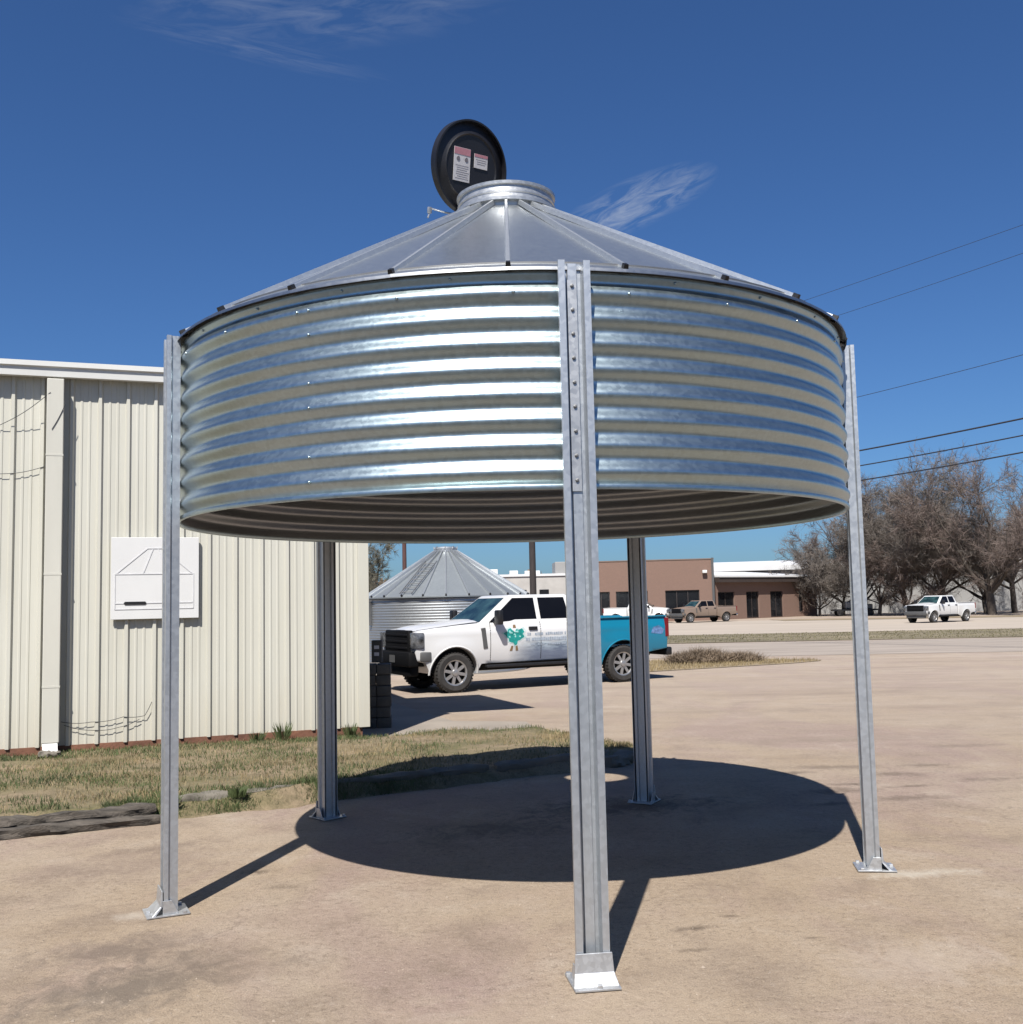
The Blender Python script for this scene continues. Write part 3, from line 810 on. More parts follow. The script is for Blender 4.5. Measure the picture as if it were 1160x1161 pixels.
def make_leg(a):
    lg = MB()
    n = Vector((sin(a), -cos(a), 0)); t = Vector((cos(a), sin(a), 0))
    base = n * LEG_R
    loop = prof + inner[::-1]
    zs = [0.012, 0.6, 1.2, 1.8, 2.4, 3.0, LH]
    vs = []; fs = []
    m_ = len(loop)
    for z in zs:
        for x, d in loop: vs.append(base + t * x + n * d + Vector((0, 0, z)))
    for j in range(len(zs) - 1):
        for i in range(m_): fs.append((j * m_ + i, j * m_ + (i + 1) % m_, (j + 1) * m_ + (i + 1) % m_, (j + 1) * m_ + i))
    h = len(prof)
    for j in (0, len(zs) - 1):
        for i in range(h - 1):
            fs.append((j * m_ + i, j * m_ + i + 1, j * m_ + m_ - 2 - i, j * m_ + m_ - 1 - i))
    lg.add(vs, fs)
    leg = lg.build('leg', M['zinc_leg'], bin_, smooth=25)
    # bolt strip
    bs = MB()
    R3 = Matrix((t, n, Vector((0, 0, 1)))).transposed()
    zlo, zhi = ZB - 0.02, ZT - 0.055
    bs.box(base + n * 0.0345 + t * -0.004 + Vector((0, 0, (zlo + zhi) / 2)), (0.046, 0.006, zhi - zlo), R3, 0)
    for i in range(9):
        z = ZT - 0.085 - i * 0.1195
        c = base + n * 0.0375 + Vector((0, 0, z)) + t * -0.004
        vs = []
        for q, k in ((0, 1.0), (0.008, 0.95), (0.010, 0.5)):
            for e in range(6): vs.append(c + n * q + (t * cos(e * pi / 3) + Vector((0, 0, 1)) * sin(e * pi / 3)) * 0.0095 * k)
        bs.add(vs, [(e, (e + 1) % 6, 6 + (e + 1) % 6, 6 + e) for e in range(6)] + [(6 + e, 6 + (e + 1) % 6, 12 + (e + 1) % 6, 12 + e) for e in range(6)] + [tuple(range(12, 18))], 1)
    bs.build('bolt_strip', [M['zinc_foot'], M['bolt']], leg)
    # foot: base plate with bent shoe
    ft = MB()
    ft.M = Matrix.Translation(base) @ R3.to_4x4()
    ft.prism([(-0.110, -0.060), (0.110, -0.060), (0.106, 0.180), (-0.106, 0.180)], 0.004, 0.014, 'z')
    ft.add([(-0.086, 0.090, 0.145), (0.086, 0.090, 0.145), (0.086, 0.098, 0.145), (-0.086, 0.098, 0.145),
            (-0.092, 0.090, 0.060), (0.092, 0.090, 0.060), (0.092, 0.104, 0.060), (-0.092, 0.104, 0.060),
            (-0.104, 0.130, 0.014), (0.104, 0.130, 0.014), (0.104, 0.150, 0.014), (-0.104, 0.150, 0.014)],
           [(0, 1, 2, 3), (3, 2, 6, 7), (7, 6, 10, 11), (1, 0, 4, 5), (5, 4, 8, 9), (0, 3, 7, 4), (4, 7, 11, 8), (2, 1, 5, 6), (6, 5, 9, 10)])
    for s in (-1, 1):
        ft.add([(s * 0.083, 0.0, 0.014), (s * 0.083, 0.09, 0.014), (s * 0.083, 0.09, 0.09), (s * 0.083, 0.04, 0.09), (s * 0.089, 0.0, 0.014), (s * 0.089, 0.09, 0.014), (s * 0.089, 0.09, 0.09), (s * 0.089, 0.04, 0.09)],
               [(0, 1, 2, 3), (4, 7, 6, 5), (0, 4, 5, 1), (2, 6, 7, 3), (3, 7, 4, 0), (1, 5, 6, 2)])
        ft.box((s * 0.098, -0.03, 0.020), (0.022, 0.022, 0.012))
    ft.box((0.01, 0.163, 0.021), (0.022, 0.022, 0.014))
    ft.build('foot_plate', M['zinc_foot'], leg, bevel=0.002)
for a in LEGA: make_leg(a)

# ------------------------------------------------------------------ second bin far behind the truck
b2 = thing('grain_bin', 'weathered grey grain bin with ribbed cone roof standing on the ground behind the pickup truck', 'grain bin', (-1.80, 28.2, 0))
w2 = MB(); vs, fs = corr(0.0, 1.93, 28, 2.13, 0.0035, 144, 8); w2.add(vs, fs); wall2 = w2.build('corrugated_wall', M['zinc_old_wall'], b2, smooth=180)
r2 = MB()
RE2, ZE2, RC2, ZC2 = 2.22, 1.955, 0.27, 3.16
for k in range(24):
    a0, a1 = k * 2 * pi / 24 + 0.06, (k + 1) * 2 * pi / 24 + 0.06
    P = lambda r, z, a: (r * sin(a), -r * cos(a), z)
    r2.add([P(RE2, ZE2, a0), P(RE2, ZE2, a1), P(RC2, ZC2, a1), P(RC2, ZC2, a0), P(RE2, ZE2 - 0.03, a0), P(RE2, ZE2 - 0.03, a1)], [(0, 1, 2, 3), (4, 5, 1, 0)])
roof2 = r2.build('roof', M['zinc_old'], b2)
ribs(roof2, 24, RE2, ZE2, RC2, ZC2, 0.022, 0.05, M['zinc_old_wall'], M['black_plastic'])
for o in roof2.children: o.rotation_euler = (0, 0, 0.06)
ev2 = MB(); ev2.lathe([(2.12, 1.90), (2.16, 1.90), (2.16, 1.945), (2.10, 1.945)], 72, closed=True); ev2.build('eave_band', M['bolt'], b2)
c2 = MB(); c2.lathe([(0.30, 3.14), (0.31, 3.14), (0.31, 3.24), (0.27, 3.28), (0.0, 3.30)], 32)
for k in range(8):
    a = k * pi / 4; c2.box((0.31 * sin(a), -0.31 * cos(a), 3.26), (0.03, 0.03, 0.07), Rz(a))
c2.build('roof_cap', M['zinc_old_wall'], b2, smooth=30)
ld2 = MB()
la = radians(-24)
n = Vector((sin(la), -cos(la), 0)); t = Vector((cos(la), sin(la), 0))
def rp(s): return n * (RE2 + (RC2 - RE2) * s) + Vector((0, 0, ZE2 + (ZC2 - ZE2) * s + 0.06))
for sgn in (-1, 1): ld2.tube([rp(0.02) + t * sgn * 0.17, rp(0.72) + t * sgn * 0.17], 0.013, 6)
for i in range(8): ld2.tube([rp(0.05 + i * 0.088) + t * -0.17, rp(0.05 + i * 0.088) + t * 0.17], 0.011, 6)
ld2.build('roof_ladder', M['bolt'], roof2)
dp = MB()
a = radians(-62); n = Vector((sin(a), -cos(a), 0))
dp.box(n * 2.17 + Vector((0, 0, 1.55)), (0.07, 0.05, 0.62), Rz(a)); dp.build('wall_bracket', M['bolt'], b2)

# ------------------------------------------------------------------ cream metal building
WA = atan2(13.661 - 12.172, -1.972 + 5.927)
cr = thing('metal_building', 'cream ribbed metal building with white eave trim beside the grass strip', 'building', (-1.972, 13.661, 0), WA)
# local: x along the wall (negative to the left), -y towards the lot
def cream_mat():
    m, nt, b = newmat('cream_painted_steel')
    v = nt.pos((1, 1, 0.18))
    f = nt.noise(v, 2.2, 6, 0.65)
    c = nt.mix(nt.ramp(f, [(0.3, 0.0), (0.7, 1.0)]), (0.635, 0.62, 0.535), (0.70, 0.69, 0.61))
    d = nt.noise(nt.pos((3, 3, 0.12)), 3.0, 5, 0.7)
    c = nt.mix(nt.ramp(d, [(0.56, 0.0), (0.8, 0.30)]), c, (0.52, 0.48, 0.36))
    sx = nt.n('ShaderNodeSeparateXYZ'); nt.l(nt.pos(), sx.inputs[0])
    low = nt.math('SUBTRACT', 1.0, nt.math('DIVIDE', sx.outputs[2], 0.9), True)
    c = nt.mix(nt.math('MULTIPLY', nt.math('MULTIPLY', low, d), 0.5), c, (0.50, 0.40, 0.26))
    nt.l(c, b.inputs['Base Color']); b.inputs['Roughness'].default_value = 0.5
    return m
M['cream'] = cream_mat()
EAVE = 4.62
WL, WD = 19.0, 13.0
pitch = 0.319
def rib_profile(L):
    pts = [(-L, 0.0)]
    x = -0.32
    xs_ = []
    k = 0
    while x > -L + 0.3:
        xs_.append(x); x -= pitch
    for x in reversed(xs_):
        a = x - 0.032
        pts += [(a, 0.0), (a + 0.012, -0.034), (a + 0.046, -0.034), (a + 0.064, 0.0)]
        for q in (0.12, 0.21):
            if a + q + 0.03 < 0: pts += [(a + q, 0.0), (a + q + 0.008, -0.007), (a + q + 0.028, -0.007), (a + q + 0.036, 0.0)]
    pts.append((0.0, 0.0))
    return pts
wp = rib_profile(WL)
wl = MB()
z0 = 0.20
vs = [(x, y, z0) for x, y in wp] + [(x, y, EAVE) for x, y in wp]
n_ = len(wp)
wl.add(vs, [(i, i + 1, i + 1 + n_, i + n_) for i in range(n_ - 1)])
wall = wl.build('wall', M['cream'], cr, recalc=False)
# corner trim, end wall, back and roof
tr = MB()
tr.box((0.012, -0.002, (z0 + EAVE) / 2), (0.14, 0.09, EAVE - z0)); tr.build('corner_trim', M['cream'], cr, bevel=0.004)
ew = MB()
RIDGE = EAVE + WD / 2 * 0.08
ew.add([(0.0, 0.05, z0), (0.0, WD, z0), (0.0, WD, EAVE), (0.0, WD / 2, RIDGE), (0.0, 0.05, EAVE)], [(0, 1, 2, 3, 4)])
ew.add([(-WL, 0.0, z0), (-WL, WD, z0), (-WL, WD, EAVE), (-WL, WD / 2, RIDGE), (-WL, 0.0, EAVE)], [(0, 1, 2, 3, 4)])
ew.add([(0, WD, z0), (-WL, WD, z0), (-WL, WD, EAVE), (0, WD, EAVE)], [(0, 1, 2, 3)])
ew.build('end_wall', M['cream'], cr)
ro = MB()
ro.add([(0.06, -0.09, EAVE + 0.05), (0.06, WD / 2, RIDGE + 0.08), (0.06, WD + 0.2, EAVE + 0.05), (-WL - 0.1, -0.09, EAVE + 0.05), (-WL - 0.1, WD / 2, RIDGE + 0.08), (-WL - 0.1, WD + 0.2, EAVE + 0.05)], [(0, 1, 4, 3), (1, 2, 5, 4)])
ro.add([(0.0, -0.099, EAVE - 0.002), (-WL, -0.099, EAVE - 0.002), (-WL, 0.05, EAVE - 0.002), (0.0, 0.05, EAVE - 0.002)], [(0, 1, 2, 3)])
ro.build('roof', M['white_metal'], cr)
gu = MB()
gp = [(-0.10, EAVE - 0.085), (-0.165, EAVE - 0.08), (-0.172, EAVE + 0.02), (-0.200, EAVE + 0.035), (-0.200, EAVE + 0.095), (-0.10, EAVE + 0.095)]
gu.prism([(y, z) for y, z in gp], -WL - 0.1, 0.05, 'x'); gu.build('gutter', M['white_metal'], cr)
# canopy along the end wall
cn = MB()
cn.prism([(0.09, EAVE - 0.10), (1.66, EAVE - 0.22), (1.66, EAVE - 0.12), (0.09, EAVE - 0.0)], 0.10, 3.0); cn.build('side_canopy', M['white_metal'], cr)
# reddish footing
fo = MB()
M['footing'] = mat('rust_red_footing', (0.20, 0.09, 0.055), 0.9, 0, 0.35, 3, 0.5, 20)
fo.box((-WL / 2, 0.06, 0.09), (WL - 0.02, 0.14, 0.23)); fo.build('footing', M['footing'], cr)
# downspout with brackets and elbow
DX = -3.68
M['cream_pipe'] = mat('cream_downpipe', (0.66, 0.645, 0.57), 0.5, 0, 0.06, 2, stretch=(1, 1, 0.3))
ds = MB()
ds.prism([(DX - 0.10, -0.205), (DX + 0.085, -0.205), (DX + 0.085, -0.075), (DX - 0.10, -0.075)], 0.26, EAVE - 0.11, 'z')
dso = ds.build('downspout', M['cream_pipe'], cr, bevel=0.008)
el = MB()
el.add([(DX - 0.09, -0.195, 0.26), (DX + 0.07, -0.195, 0.26), (DX + 0.07, -0.085, 0.26), (DX - 0.09, -0.085, 0.26), (DX - 0.08, -0.30, 0.16), (DX + 0.08, -0.30, 0.16), (DX + 0.07, -0.20, 0.10), (DX - 0.08, -0.20, 0.10)],
       [(0, 1, 5, 4), (1, 2, 6, 5), (2, 3, 7, 6), (3, 0, 4, 7)])
el.build('elbow', M['white_metal'], dso)
for z in (0.9, 2.2, 3.6):
    bk = MB(); bk.box((DX - 0.0075, -0.115, z), (0.192, 0.186, 0.022)); bk.build('bracket', M['cream_pipe'], dso)
blk = ragged_beam('concrete_block', (-5.42, 12.03, 0.15), (-5.20, 12.11, 0.15), 0.13, 0.07, M['kerb'], 33, 'small grey splash block under the downspout of the cream building', 'block')

Wm = Matrix.Translation((-1.972, 13.661, 0)) @ Matrix.Rotation(WA, 4, 'Z')
def wall_xy(lx, ly=0): p = Wm @ Vector((lx, ly, 0)); return p.x, p.y
# white panel with the faint drawing of a bin and a black bar
px, py = wall_xy(-2.55, -0.06)
M['panel'] = mat('white_sign_board', (0.80, 0.80, 0.79), 0.4, 0, 0.03, 2)
M['panel_line'] = mat('faint_grey_print', (0.765, 0.765, 0.775), 0.5, 0, 0.1, 9)
sg = thing('wall_sign', 'white board on the cream wall with a faint bin drawing and a short black bar', 'sign', (px, py, 2.145), WA)
s_ = MB(); s_.cbox((0, 0, 0), (1.01, 0.03, 0.985), 0.004); s_.build('board', M['panel'], sg)
s_ = MB()
Y = -0.0185
def seg(a, b, w=0.012):
    a = Vector((a[0], Y, a[1])); b = Vector((b[0], Y, b[1])); d = (b - a); L = d.length; an = atan2(d.z, d.x)
    s_.box((a + b) / 2, (L, 0.004, w), Matrix.Rotation(-an, 3, 'Y'))
for a, b in [((-0.46, 0.05), (0.44, 0.05)), ((-0.46, -0.37), (0.44, -0.37)), ((-0.46, 0.05), (-0.46, -0.37)), ((0.44, 0.05), (0.44, -0.37)), ((-0.44, 0.06), (-0.09, 0.36)), ((0.42, 0.06), (0.07, 0.36)), ((-0.09, 0.36), (0.07, 0.36)),
             ((-0.14, 0.06), (-0.03, 0.35)), ((0.12, 0.06), (0.03, 0.35)), ((-0.46, -0.30), (0.44, -0.30))]: seg(a, b)
s_.build('line_drawing', M['panel_line'], sg)
s_ = MB()
s_.prism([(-0.36, -0.30), (-0.345, -0.318), (-0.115, -0.318), (-0.10, -0.30), (-0.115, -0.282), (-0.345, -0.282)], -0.024, -0.019)
s_.build('black_bar', M['black_plastic'], sg)

# cables and thin dark lines along the wall
def wall_line(pts, r, label):
    mb = MB(); P = []
    for i in range(len(pts) - 1):
        a = Vector(pts[i]); b = Vector(pts[i + 1]); n = 8
        for k in range(n):
            t = k / n; p = a.lerp(b, t); p.z -= 0.05 * sin(pi * t) * min(1, (b - a).length); P.append(p)
    P.append(Vector(pts[-1]))
    mb.tube([Wm @ p for p in P], r, 6)
    return tag(mb.build('cable', M['wire'], smooth=60), label, 'cable')
wall_line([(-3.58, -0.040, 0.48), (-3.25, -0.039, 0.46), (-2.9, -0.040, 0.50), (-2.66, -0.040, 0.50), (-2.58, -0.040, 0.66)], 0.004, 'upper dark cable low on the cream wall, its end turned up beside the left leg')
wall_line([(-3.55, -0.040, 0.44), (-3.2, -0.040, 0.36), (-2.95, -0.039, 0.38), (-2.72, -0.040, 0.46)], 0.004, 'lower of two dark cables sagging low along the cream wall')
wall_line([(-5.6, -0.04, 3.10), (-4.3, -0.04, 3.95), (-3.74, -0.21, 4.34)], 0.004, 'thin dark line rising along the cream wall to the top of the downspout')  # upper three are thin dark tubes laid along wall and downspout
wall_line([(-3.72, -0.212, 3.90), (-3.58, -0.212, 4.20)], 0.004, 'short slanting dark line across the upper part of the downspout')
wall_line([(-5.9, -0.04, 3.08), (-4.8, -0.04, 3.24), (-4.29, -0.039, 3.38), (-3.80, -0.040, 3.48)], 0.004, 'thin dark line across the upper cream wall at left, below the rising one')

# block pier at the far corner and weeds by the wall
def pier():
    mb = MB(); rnd = random.Random(5)
    for r in range(6):
        for c_ in range(2):
            mb.cbox((c_ * 0.21 - 0.1 + rnd.uniform(-.008, .008), rnd.uniform(-.01, .01), 0.075 + r * 0.152), (0.205, 0.40, 0.146), 0.012)
    o = mb.build('block_pier', M['pier'], smooth=30); o.location = (-2.02, 15.35, 0); o.rotation_euler = (0, 0, 0.1)
    return tag(o, 'grey stacked block pier in the shade at the right corner of the cream building', 'pier')
pier()
mx = thing('meter_box', 'small dark utility box with white labels above the block pier', 'meter box', (-2.0, 15.35, 0.93))
mb = MB(); mb.cbox((0, 0, 0.16), (0.15, 0.14, 0.32), 0.01); mb.build('case', M['pier'], mx)
for z in (0.22, 0.12):
    mb = MB(); mb.box((0.0, -0.072, z), (0.07, 0.006, 0.05)); mb.build('label_plate', M['sticker'], mx)

def weed(x, y, h, n, seed, label):
    rnd = random.Random(seed); mb = MB()
    for _ in range(n):
        a = rnd.uniform(0, 6.28); r = rnd.uniform(0, 0.07); hh = h * rnd.uniform(0.4, 1.0); l = hh * rnd.uniform(0.15, 0.6)
        p = Vector((r * cos(a), r * sin(a), 0)); q = p + Vector((cos(a) * l, sin(a) * l, hh))
        sdv = Vector((-sin(a + 1), cos(a + 1), 0)) * rnd.uniform(0.003, 0.009)
        m_ = p.lerp(q, 0.55) + Vector((0, 0, hh * 0.08))
        mb.add([p - sdv * .3, p + sdv * .3, m_ + sdv, q, m_ - sdv], [(0, 1, 2, 4), (4, 2, 3)])
    o = mb.build('weed', M['green_blade'], recalc=False); o.location = (x, y, BED_Z - 0.01)
    return tag(o, label, 'weed')
for i, (lx, h, n, lab) in enumerate([(-1.05, 0.26, 110, 'tallest green weed against the foot of the cream wall, left of the back leg'), (-1.35, 0.15, 80, 'low green weed at the cream wall beside the tallest weed'), (-0.20, 0.18, 90, 'green weed at the right end of the cream wall by its corner'), (-0.5, 0.13, 70, 'small weed between the back leg and the corner of the cream wall')]):
    x, y = wall_xy(lx, -0.16); weed(x, y, h, n, 40 + i, lab)
for i, (x, y, h, n, lab) in enumerate([(-2.45, 9.32, 0.11, 110, 'green weed tuft on the kerb edge right of the left leg'), (-1.75, 9.62, 0.10, 100, 'green weed tuft on the kerb edge left of the shadow'), (-2.95, 9.05, 0.09, 100, 'green weed tuft on the kerb edge close to the left leg')]):
    weed(x, y, h, n, 60 + i, lab)

# ------------------------------------------------------------------ pickup trucks
def paint(name, col, rough=0.3):
    m, nt, b = newmat(name)
    v = nt.pos(); f = nt.noise(v, 1.5, 4, 0.6)
    nt.l(nt.mix(f, tuple(c * 0.96 for c in col), tuple(min(1, c * 1.03) for c in col)), b.inputs['Base Color'])
    b.inputs['Roughness'].default_value = rough
    b.inputs['Coat Weight'].default_value = 0.5; b.inputs['Coat Roughness'].default_value = 0.06
    return m
def wrap_paint():
    """white paint with a blue grey printed wrap fading in on the lower doors"""
    m, nt, b = newmat('white_paint_with_printed_wrap')
    v = nt.pos(); sx = nt.n('ShaderNodeSeparateXYZ'); nt.l(v, sx.inputs[0])
    X, Z = sx.outputs[0], sx.outputs[2]
    nz = nt.noise(nt.pos((1.2, 1, 2.5)), 2.0, 5, 0.6)
    back = nt.math('DIVIDE', nt.math('SUBTRACT', -1.2, X), 0.7, True)
    low = nt.math('DIVIDE', nt.math('SUBTRACT', 1.16, nt.math('ADD', Z, nt.math('MULTIPLY', nt.math('SUBTRACT', nz, 0.5), 0.35))), 0.28, True)
    f = nt.math('MULTIPLY', back, low)
    st = nt.noise(nt.pos((3.5, 1, 16)), 1.0, 3, 0.6)
    blue = nt.mix(nt.ramp(st, [(0.38, 0.0), (0.62, 1.0)]), (0.11, 0.17, 0.25), (0.42, 0.52, 0.60))
    c = nt.mix(nt.math('MULTIPLY', f, 0.95), (0.80, 0.80, 0.80), blue)
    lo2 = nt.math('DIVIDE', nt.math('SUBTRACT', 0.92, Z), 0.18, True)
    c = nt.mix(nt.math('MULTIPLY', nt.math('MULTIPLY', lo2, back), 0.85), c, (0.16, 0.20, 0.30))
    nt.l(c, b.inputs['Base Color']); b.inputs['Roughness'].default_value = 0.3
    b.inputs['Coat Weight'].default_value = 0.5; b.inputs['Coat Roughness'].default_value = 0.06
    return m
M['paint_white'] = paint('white_car_paint', (0.80, 0.80, 0.79))
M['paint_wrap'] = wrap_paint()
M['paint_teal'] = paint('teal_blue_car_paint', (0.005, 0.205, 0.34))
M['paint_tan'] = paint('tan_car_paint', (0.27, 0.20, 0.155), 0.35)
M['emblem_teal'] = mat('teal_green_emblem', (0.012, 0.30, 0.27), 0.4, 0, 0.35, 9)
M['emblem_light'] = mat('pale_teal_emblem', (0.35, 0.72, 0.68), 0.4, 0, 0.15, 12)
M['emblem_halo'] = mat('pale_emblem_edge', (0.55, 0.70, 0.70), 0.4, 0, 0.15, 9)
M['emblem_brown'] = mat('brown_emblem', (0.24, 0.15, 0.07), 0.5, 0, 0.2, 12)
M['grey_print'] = mat('grey_blue_lettering', (0.36, 0.42, 0.50), 0.5, 0, 0.2, 20)
M['well'] = mat('dark_wheel_well', (0.010, 0.010, 0.010), 0.9)
M['trim_grey'] = mat('grey_bumper_plastic', (0.10, 0.10, 0.10), 0.5, 0, 0.1, 6)
M['grille_black'] = mat('grille_black', (0.006, 0.006, 0.007), 0.65, 0, 0.2, 6, spec=0.15)
M['interior'] = mat('dark_seat_fabric', (0.03, 0.03, 0.032), 0.9)
M['pink_print'] = mat('pink_lilac_print', (0.13, 0.22, 0.42), 0.5, 0, 0.5, 14)

def arc(cx, cz, r, a0, a1, n):
    return [(cx + r * cos(a0 + (a1 - a0) * i / n), cz + r * sin(a0 + (a1 - a0) * i / n)) for i in range(n + 1)]
WR = 0.405
XR = -4.05
HW = 0.985
def side_solid(poly, hw, arch_pts, top_in=0.0, bev=0.045, zin=None):
    bm = bmesh.new()
    vs = [bm.verts.new((x, -hw, z)) for x, z in poly]
    f = bm.faces.new(vs)
    r = bmesh.ops.extrude_face_region(bm, geom=[f])
    nv = [e for e in r['geom'] if isinstance(e, bmesh.types.BMVert)]
    for v in nv: v.co.y = hw
    bm.verts.ensure_lookup_table()
    ap_ = {(round(a, 4), round(b, 4)) for a, b in arch_pts}
    ed = []
    for e in bm.edges:
        a, b = e.verts
        if abs(a.co.y - b.co.y) > 1e-4: continue
        if (round(a.co.x, 4), round(a.co.z, 4)) in ap_ or (round(b.co.x, 4), round(b.co.z, 4)) in ap_: continue
        ed.append(e)
    bmesh.ops.bevel(bm, geom=ed, offset=bev, segments=4, affect='EDGES', profile=0.6)
    return bm

def ysurf(x, z, ax=(0.0, XR)):
    y = HW * (1 - 0.050 * ((z - 1.02) / 0.40) ** 2)
    if x > 0.1: y *= 1 - 0.085 * min(1, (x - 0.1) / 0.75) ** 1.6
    for a in ax:
        r = math.hypot(x - a, z - WR)
        y += 0.028 * math.exp(-((r - 0.54) / 0.13) ** 2)
    # soft shoulder crease below the windows
    y += 0.010 * math.exp(-((z - 1.20) / 0.05) ** 2)
    return y
def curve(bm, off=0.0, half=HW):
    zs_ = [0.64, 0.72, 0.80, 0.90, 1.0, 1.08, 1.15, 1.20, 1.25, 1.32]
    x0 = min(v.co.x for v in bm.verts); x1 = max(v.co.x for v in bm.verts)
    for z in zs_:
        bmesh.ops.bisect_plane(bm, geom=bm.verts[:] + bm.edges[:] + bm.faces[:], plane_co=(0, 0, z), plane_no=(0, 0, 1))
    x = x0 + 0.11
    while x < x1 - 0.02:
        bmesh.ops.bisect_plane(bm, geom=bm.verts[:] + bm.edges[:] + bm.faces[:], plane_co=(x, 0, 0), plane_no=(1, 0, 0))
        x += 0.11
    for v in bm.verts:
        d = ysurf(v.co.x, v.co.z) - HW
        if abs(v.co.y) > half * 0.5: v.co.y += d if v.co.y > 0 else -d
def pickup(label, loc, heading, body_m, bed_m, group=None, hero=False, scale=1.0):
    rt = thing('pickup_truck', label, 'pickup truck', loc, heading, group)
    rt.scale = (scale,) * 3
    A1 = arc(0, WR, 0.52, pi, 0, 16); A2 = arc(XR, WR, 0.52, pi, 0, 16)
    # body: front fenders, hood and doors, back to the cab end
    CABE = -2.98
    poly = [(CABE, 0.56), (-0.60, 0.56)] + A1 + [(0.62, 0.62), (0.80, 0.66), (0.86, 0.95), (0.84, 1.22), (0.72, 1.275), (0.2, 1.33), (-0.66, 1.395), (-1.0, 1.385), (CABE, 1.385)]
    bm = side_solid(poly, HW, A1)
    curve(bm)
    b_ = MB(); b_.bm(bm); bm.free()
    body = b_.build('body', body_m, rt, smooth=38)
    # hood bulge
    h_ = MB()
    vs = []; fs = []
    for i in range(13):
        x = 0.80 - i * 0.12
        for j in range(13):
            y = -0.70 + j * 1.4 / 12
            e = max(0, 1 - (abs(y) / 0.70) ** 4)
            z = 1.255 + (1.405 - 1.255) * min(1, (0.82 - x) / 1.35) ** 0.8 + 0.05 * e * min(1, (0.86 - x) / 0.25)
            if abs(y) < 0.30: z += 0.012
            vs.append((x, y, z))
    for i in range(12):
        for j in range(12): fs.append((i * 13 + j, i * 13 + j + 1, (i + 1) * 13 + j + 1, (i + 1) * 13 + j))
    h_.add(vs, fs); h_.build('hood', body_m, rt, smooth=40)
    hs_ = MB(); hs_.tube([(0.74, 0.725, 1.272), (0.2, 0.745, 1.333), (-0.60, 0.78, 1.398)], 0.007, 5); hs_.build('hood_seam', M['well'], body)
    # cab
    zb, zt_ = 1.375, 1.955
    bot = [(-0.60, 0.90), (-2.98, 0.93)]; top = [(-1.36, 0.73), (-2.82, 0.74)]
    P = [(-0.60, -0.88, zb), (-0.60, 0.88, zb), (-2.98, 0.935, zb), (-2.98, -0.935, zb), (-1.38, -0.715, zt_), (-1.38, 0.715, zt_), (-2.80, 0.735, zt_), (-2.80, -0.735, zt_)]
    bm = bmesh.new()
    bv = [bm.verts.new(p) for p in P]
    for f in [(0, 1, 2, 3), (4, 7, 6, 5), (0, 4, 5, 1), (1, 5, 6, 2), (2, 6, 7, 3), (3, 7, 4, 0)]: bm.faces.new([bv[i] for i in f])
    bmesh.ops.recalc_face_normals(bm, faces=bm.faces[:])
    bmesh.ops.bevel(bm, geom=[e for e in bm.edges if max(v.co.z for v in e.verts) > zt_ - 0.01], offset=0.07, segments=4, affect='EDGES', profile=0.55)
    for v in bm.verts:
        if v.co.z > zt_ - 0.01: v.co.z += 0.035 * max(0, 1 - (v.co.y / 0.72) ** 2)
    c_ = MB(); c_.bm(bm); bm.free()
    cab = c_.build('cab', M['paint_white'] if hero else body_m, rt, smooth=38)
    # windscreen and side glass, set 4 mm proud of the pillars
    def lerp(a, b, t): return Vector(a).lerp(Vector(b), t)
    def pane(name, quad, m, out):
        q = [Vector(p) for p in quad]
        n_ = (q[1] - q[0]).cross(q[-1] - q[0]).normalized()
        if n_.dot(Vector(out)) < 0: n_ = -n_
        mb = MB(); k = len(q)
        mb.add([p + n_ * 0.006 for p in q] + [p - n_ * 0.004 for p in q], [tuple(range(k)), tuple(range(2 * k - 1, k - 1, -1))] + [(i, (i + 1) % k, (i + 1) % k + k, i + k) for i in range(k)])
        return mb.build(name, m, cab)
    def onfront(u, v):
        a = lerp((-0.60, -0.88, zb), (-0.60, 0.88, zb), u); b = lerp((-1.38, -0.715, zt_), (-1.38, 0.715, zt_), u); return a.lerp(b, v)
    pane('windscreen', [onfront(0.05, 0.05), onfront(0.95, 0.05), onfront(0.93, 0.90), onfront(0.07, 0.90)], M['glass_green'], (1, 0, 0.5))
    for s in (1, -1):
        def side(x, z):
            # point of the cab side plane
            v = (z - zb) / (zt_ - zb)
            xf = -0.60 + v * -0.78; xr = -2.98 + v * 0.18
            u = (x - xf) / (xr - xf)
            yf = 0.88 + (0.715 - 0.88) * v; yr = 0.935 + (0.735 - 0.935) * v
            return Vector((x, s * (yf + (yr - yf) * u), z))
        zl, zh = 1.415, 1.893
        pane('side_window', [side(-0.80, zl - 0.03), side(-1.30, zl), side(-1.42, zl + 0.03), side(-1.94, zl + 0.03), side(-1.94, zh), side(-1.44, zh)], M['glass_dark'], (0, s, 0))
        pane('side_window', [side(-2.04, zl + 0.03), side(-2.74, zl + 0.03), side(-2.68, zh), side(-2.04, zh)], M['glass_dark'], (0, s, 0))
        # doors: seam lines and handles
        for x in (-0.80, -1.985, -2.90):
            sl = MB()
            for q in range(17):
                za = 0.62 + q * 0.045
                ya = s * (ysurf(x, za + 0.022) - 0.008)
                sl.box((x, ya, za + 0.0225), (0.012, 0.02, 0.045))
            sl.build('door_seam', M['well'], body)
        for x in (-1.80, -2.74):
            hd = MB(); hd.cbox((x, s * (HW + 0.0), 1.25), (0.20, 0.05, 0.075), 0.012); hd.build('door_handle', M['black_plastic'], rt)
        # mirror
        mi_ = MB(); mi_.cbox((-0.92, s * 1.14, 1.50), (0.12, 0.22, 0.30), 0.03); mi_.box((-0.92, s * 1.0, 1.40), (0.06, 0.16, 0.05)); mi_.build('mirror', M['black_plastic'], rt, smooth=40)
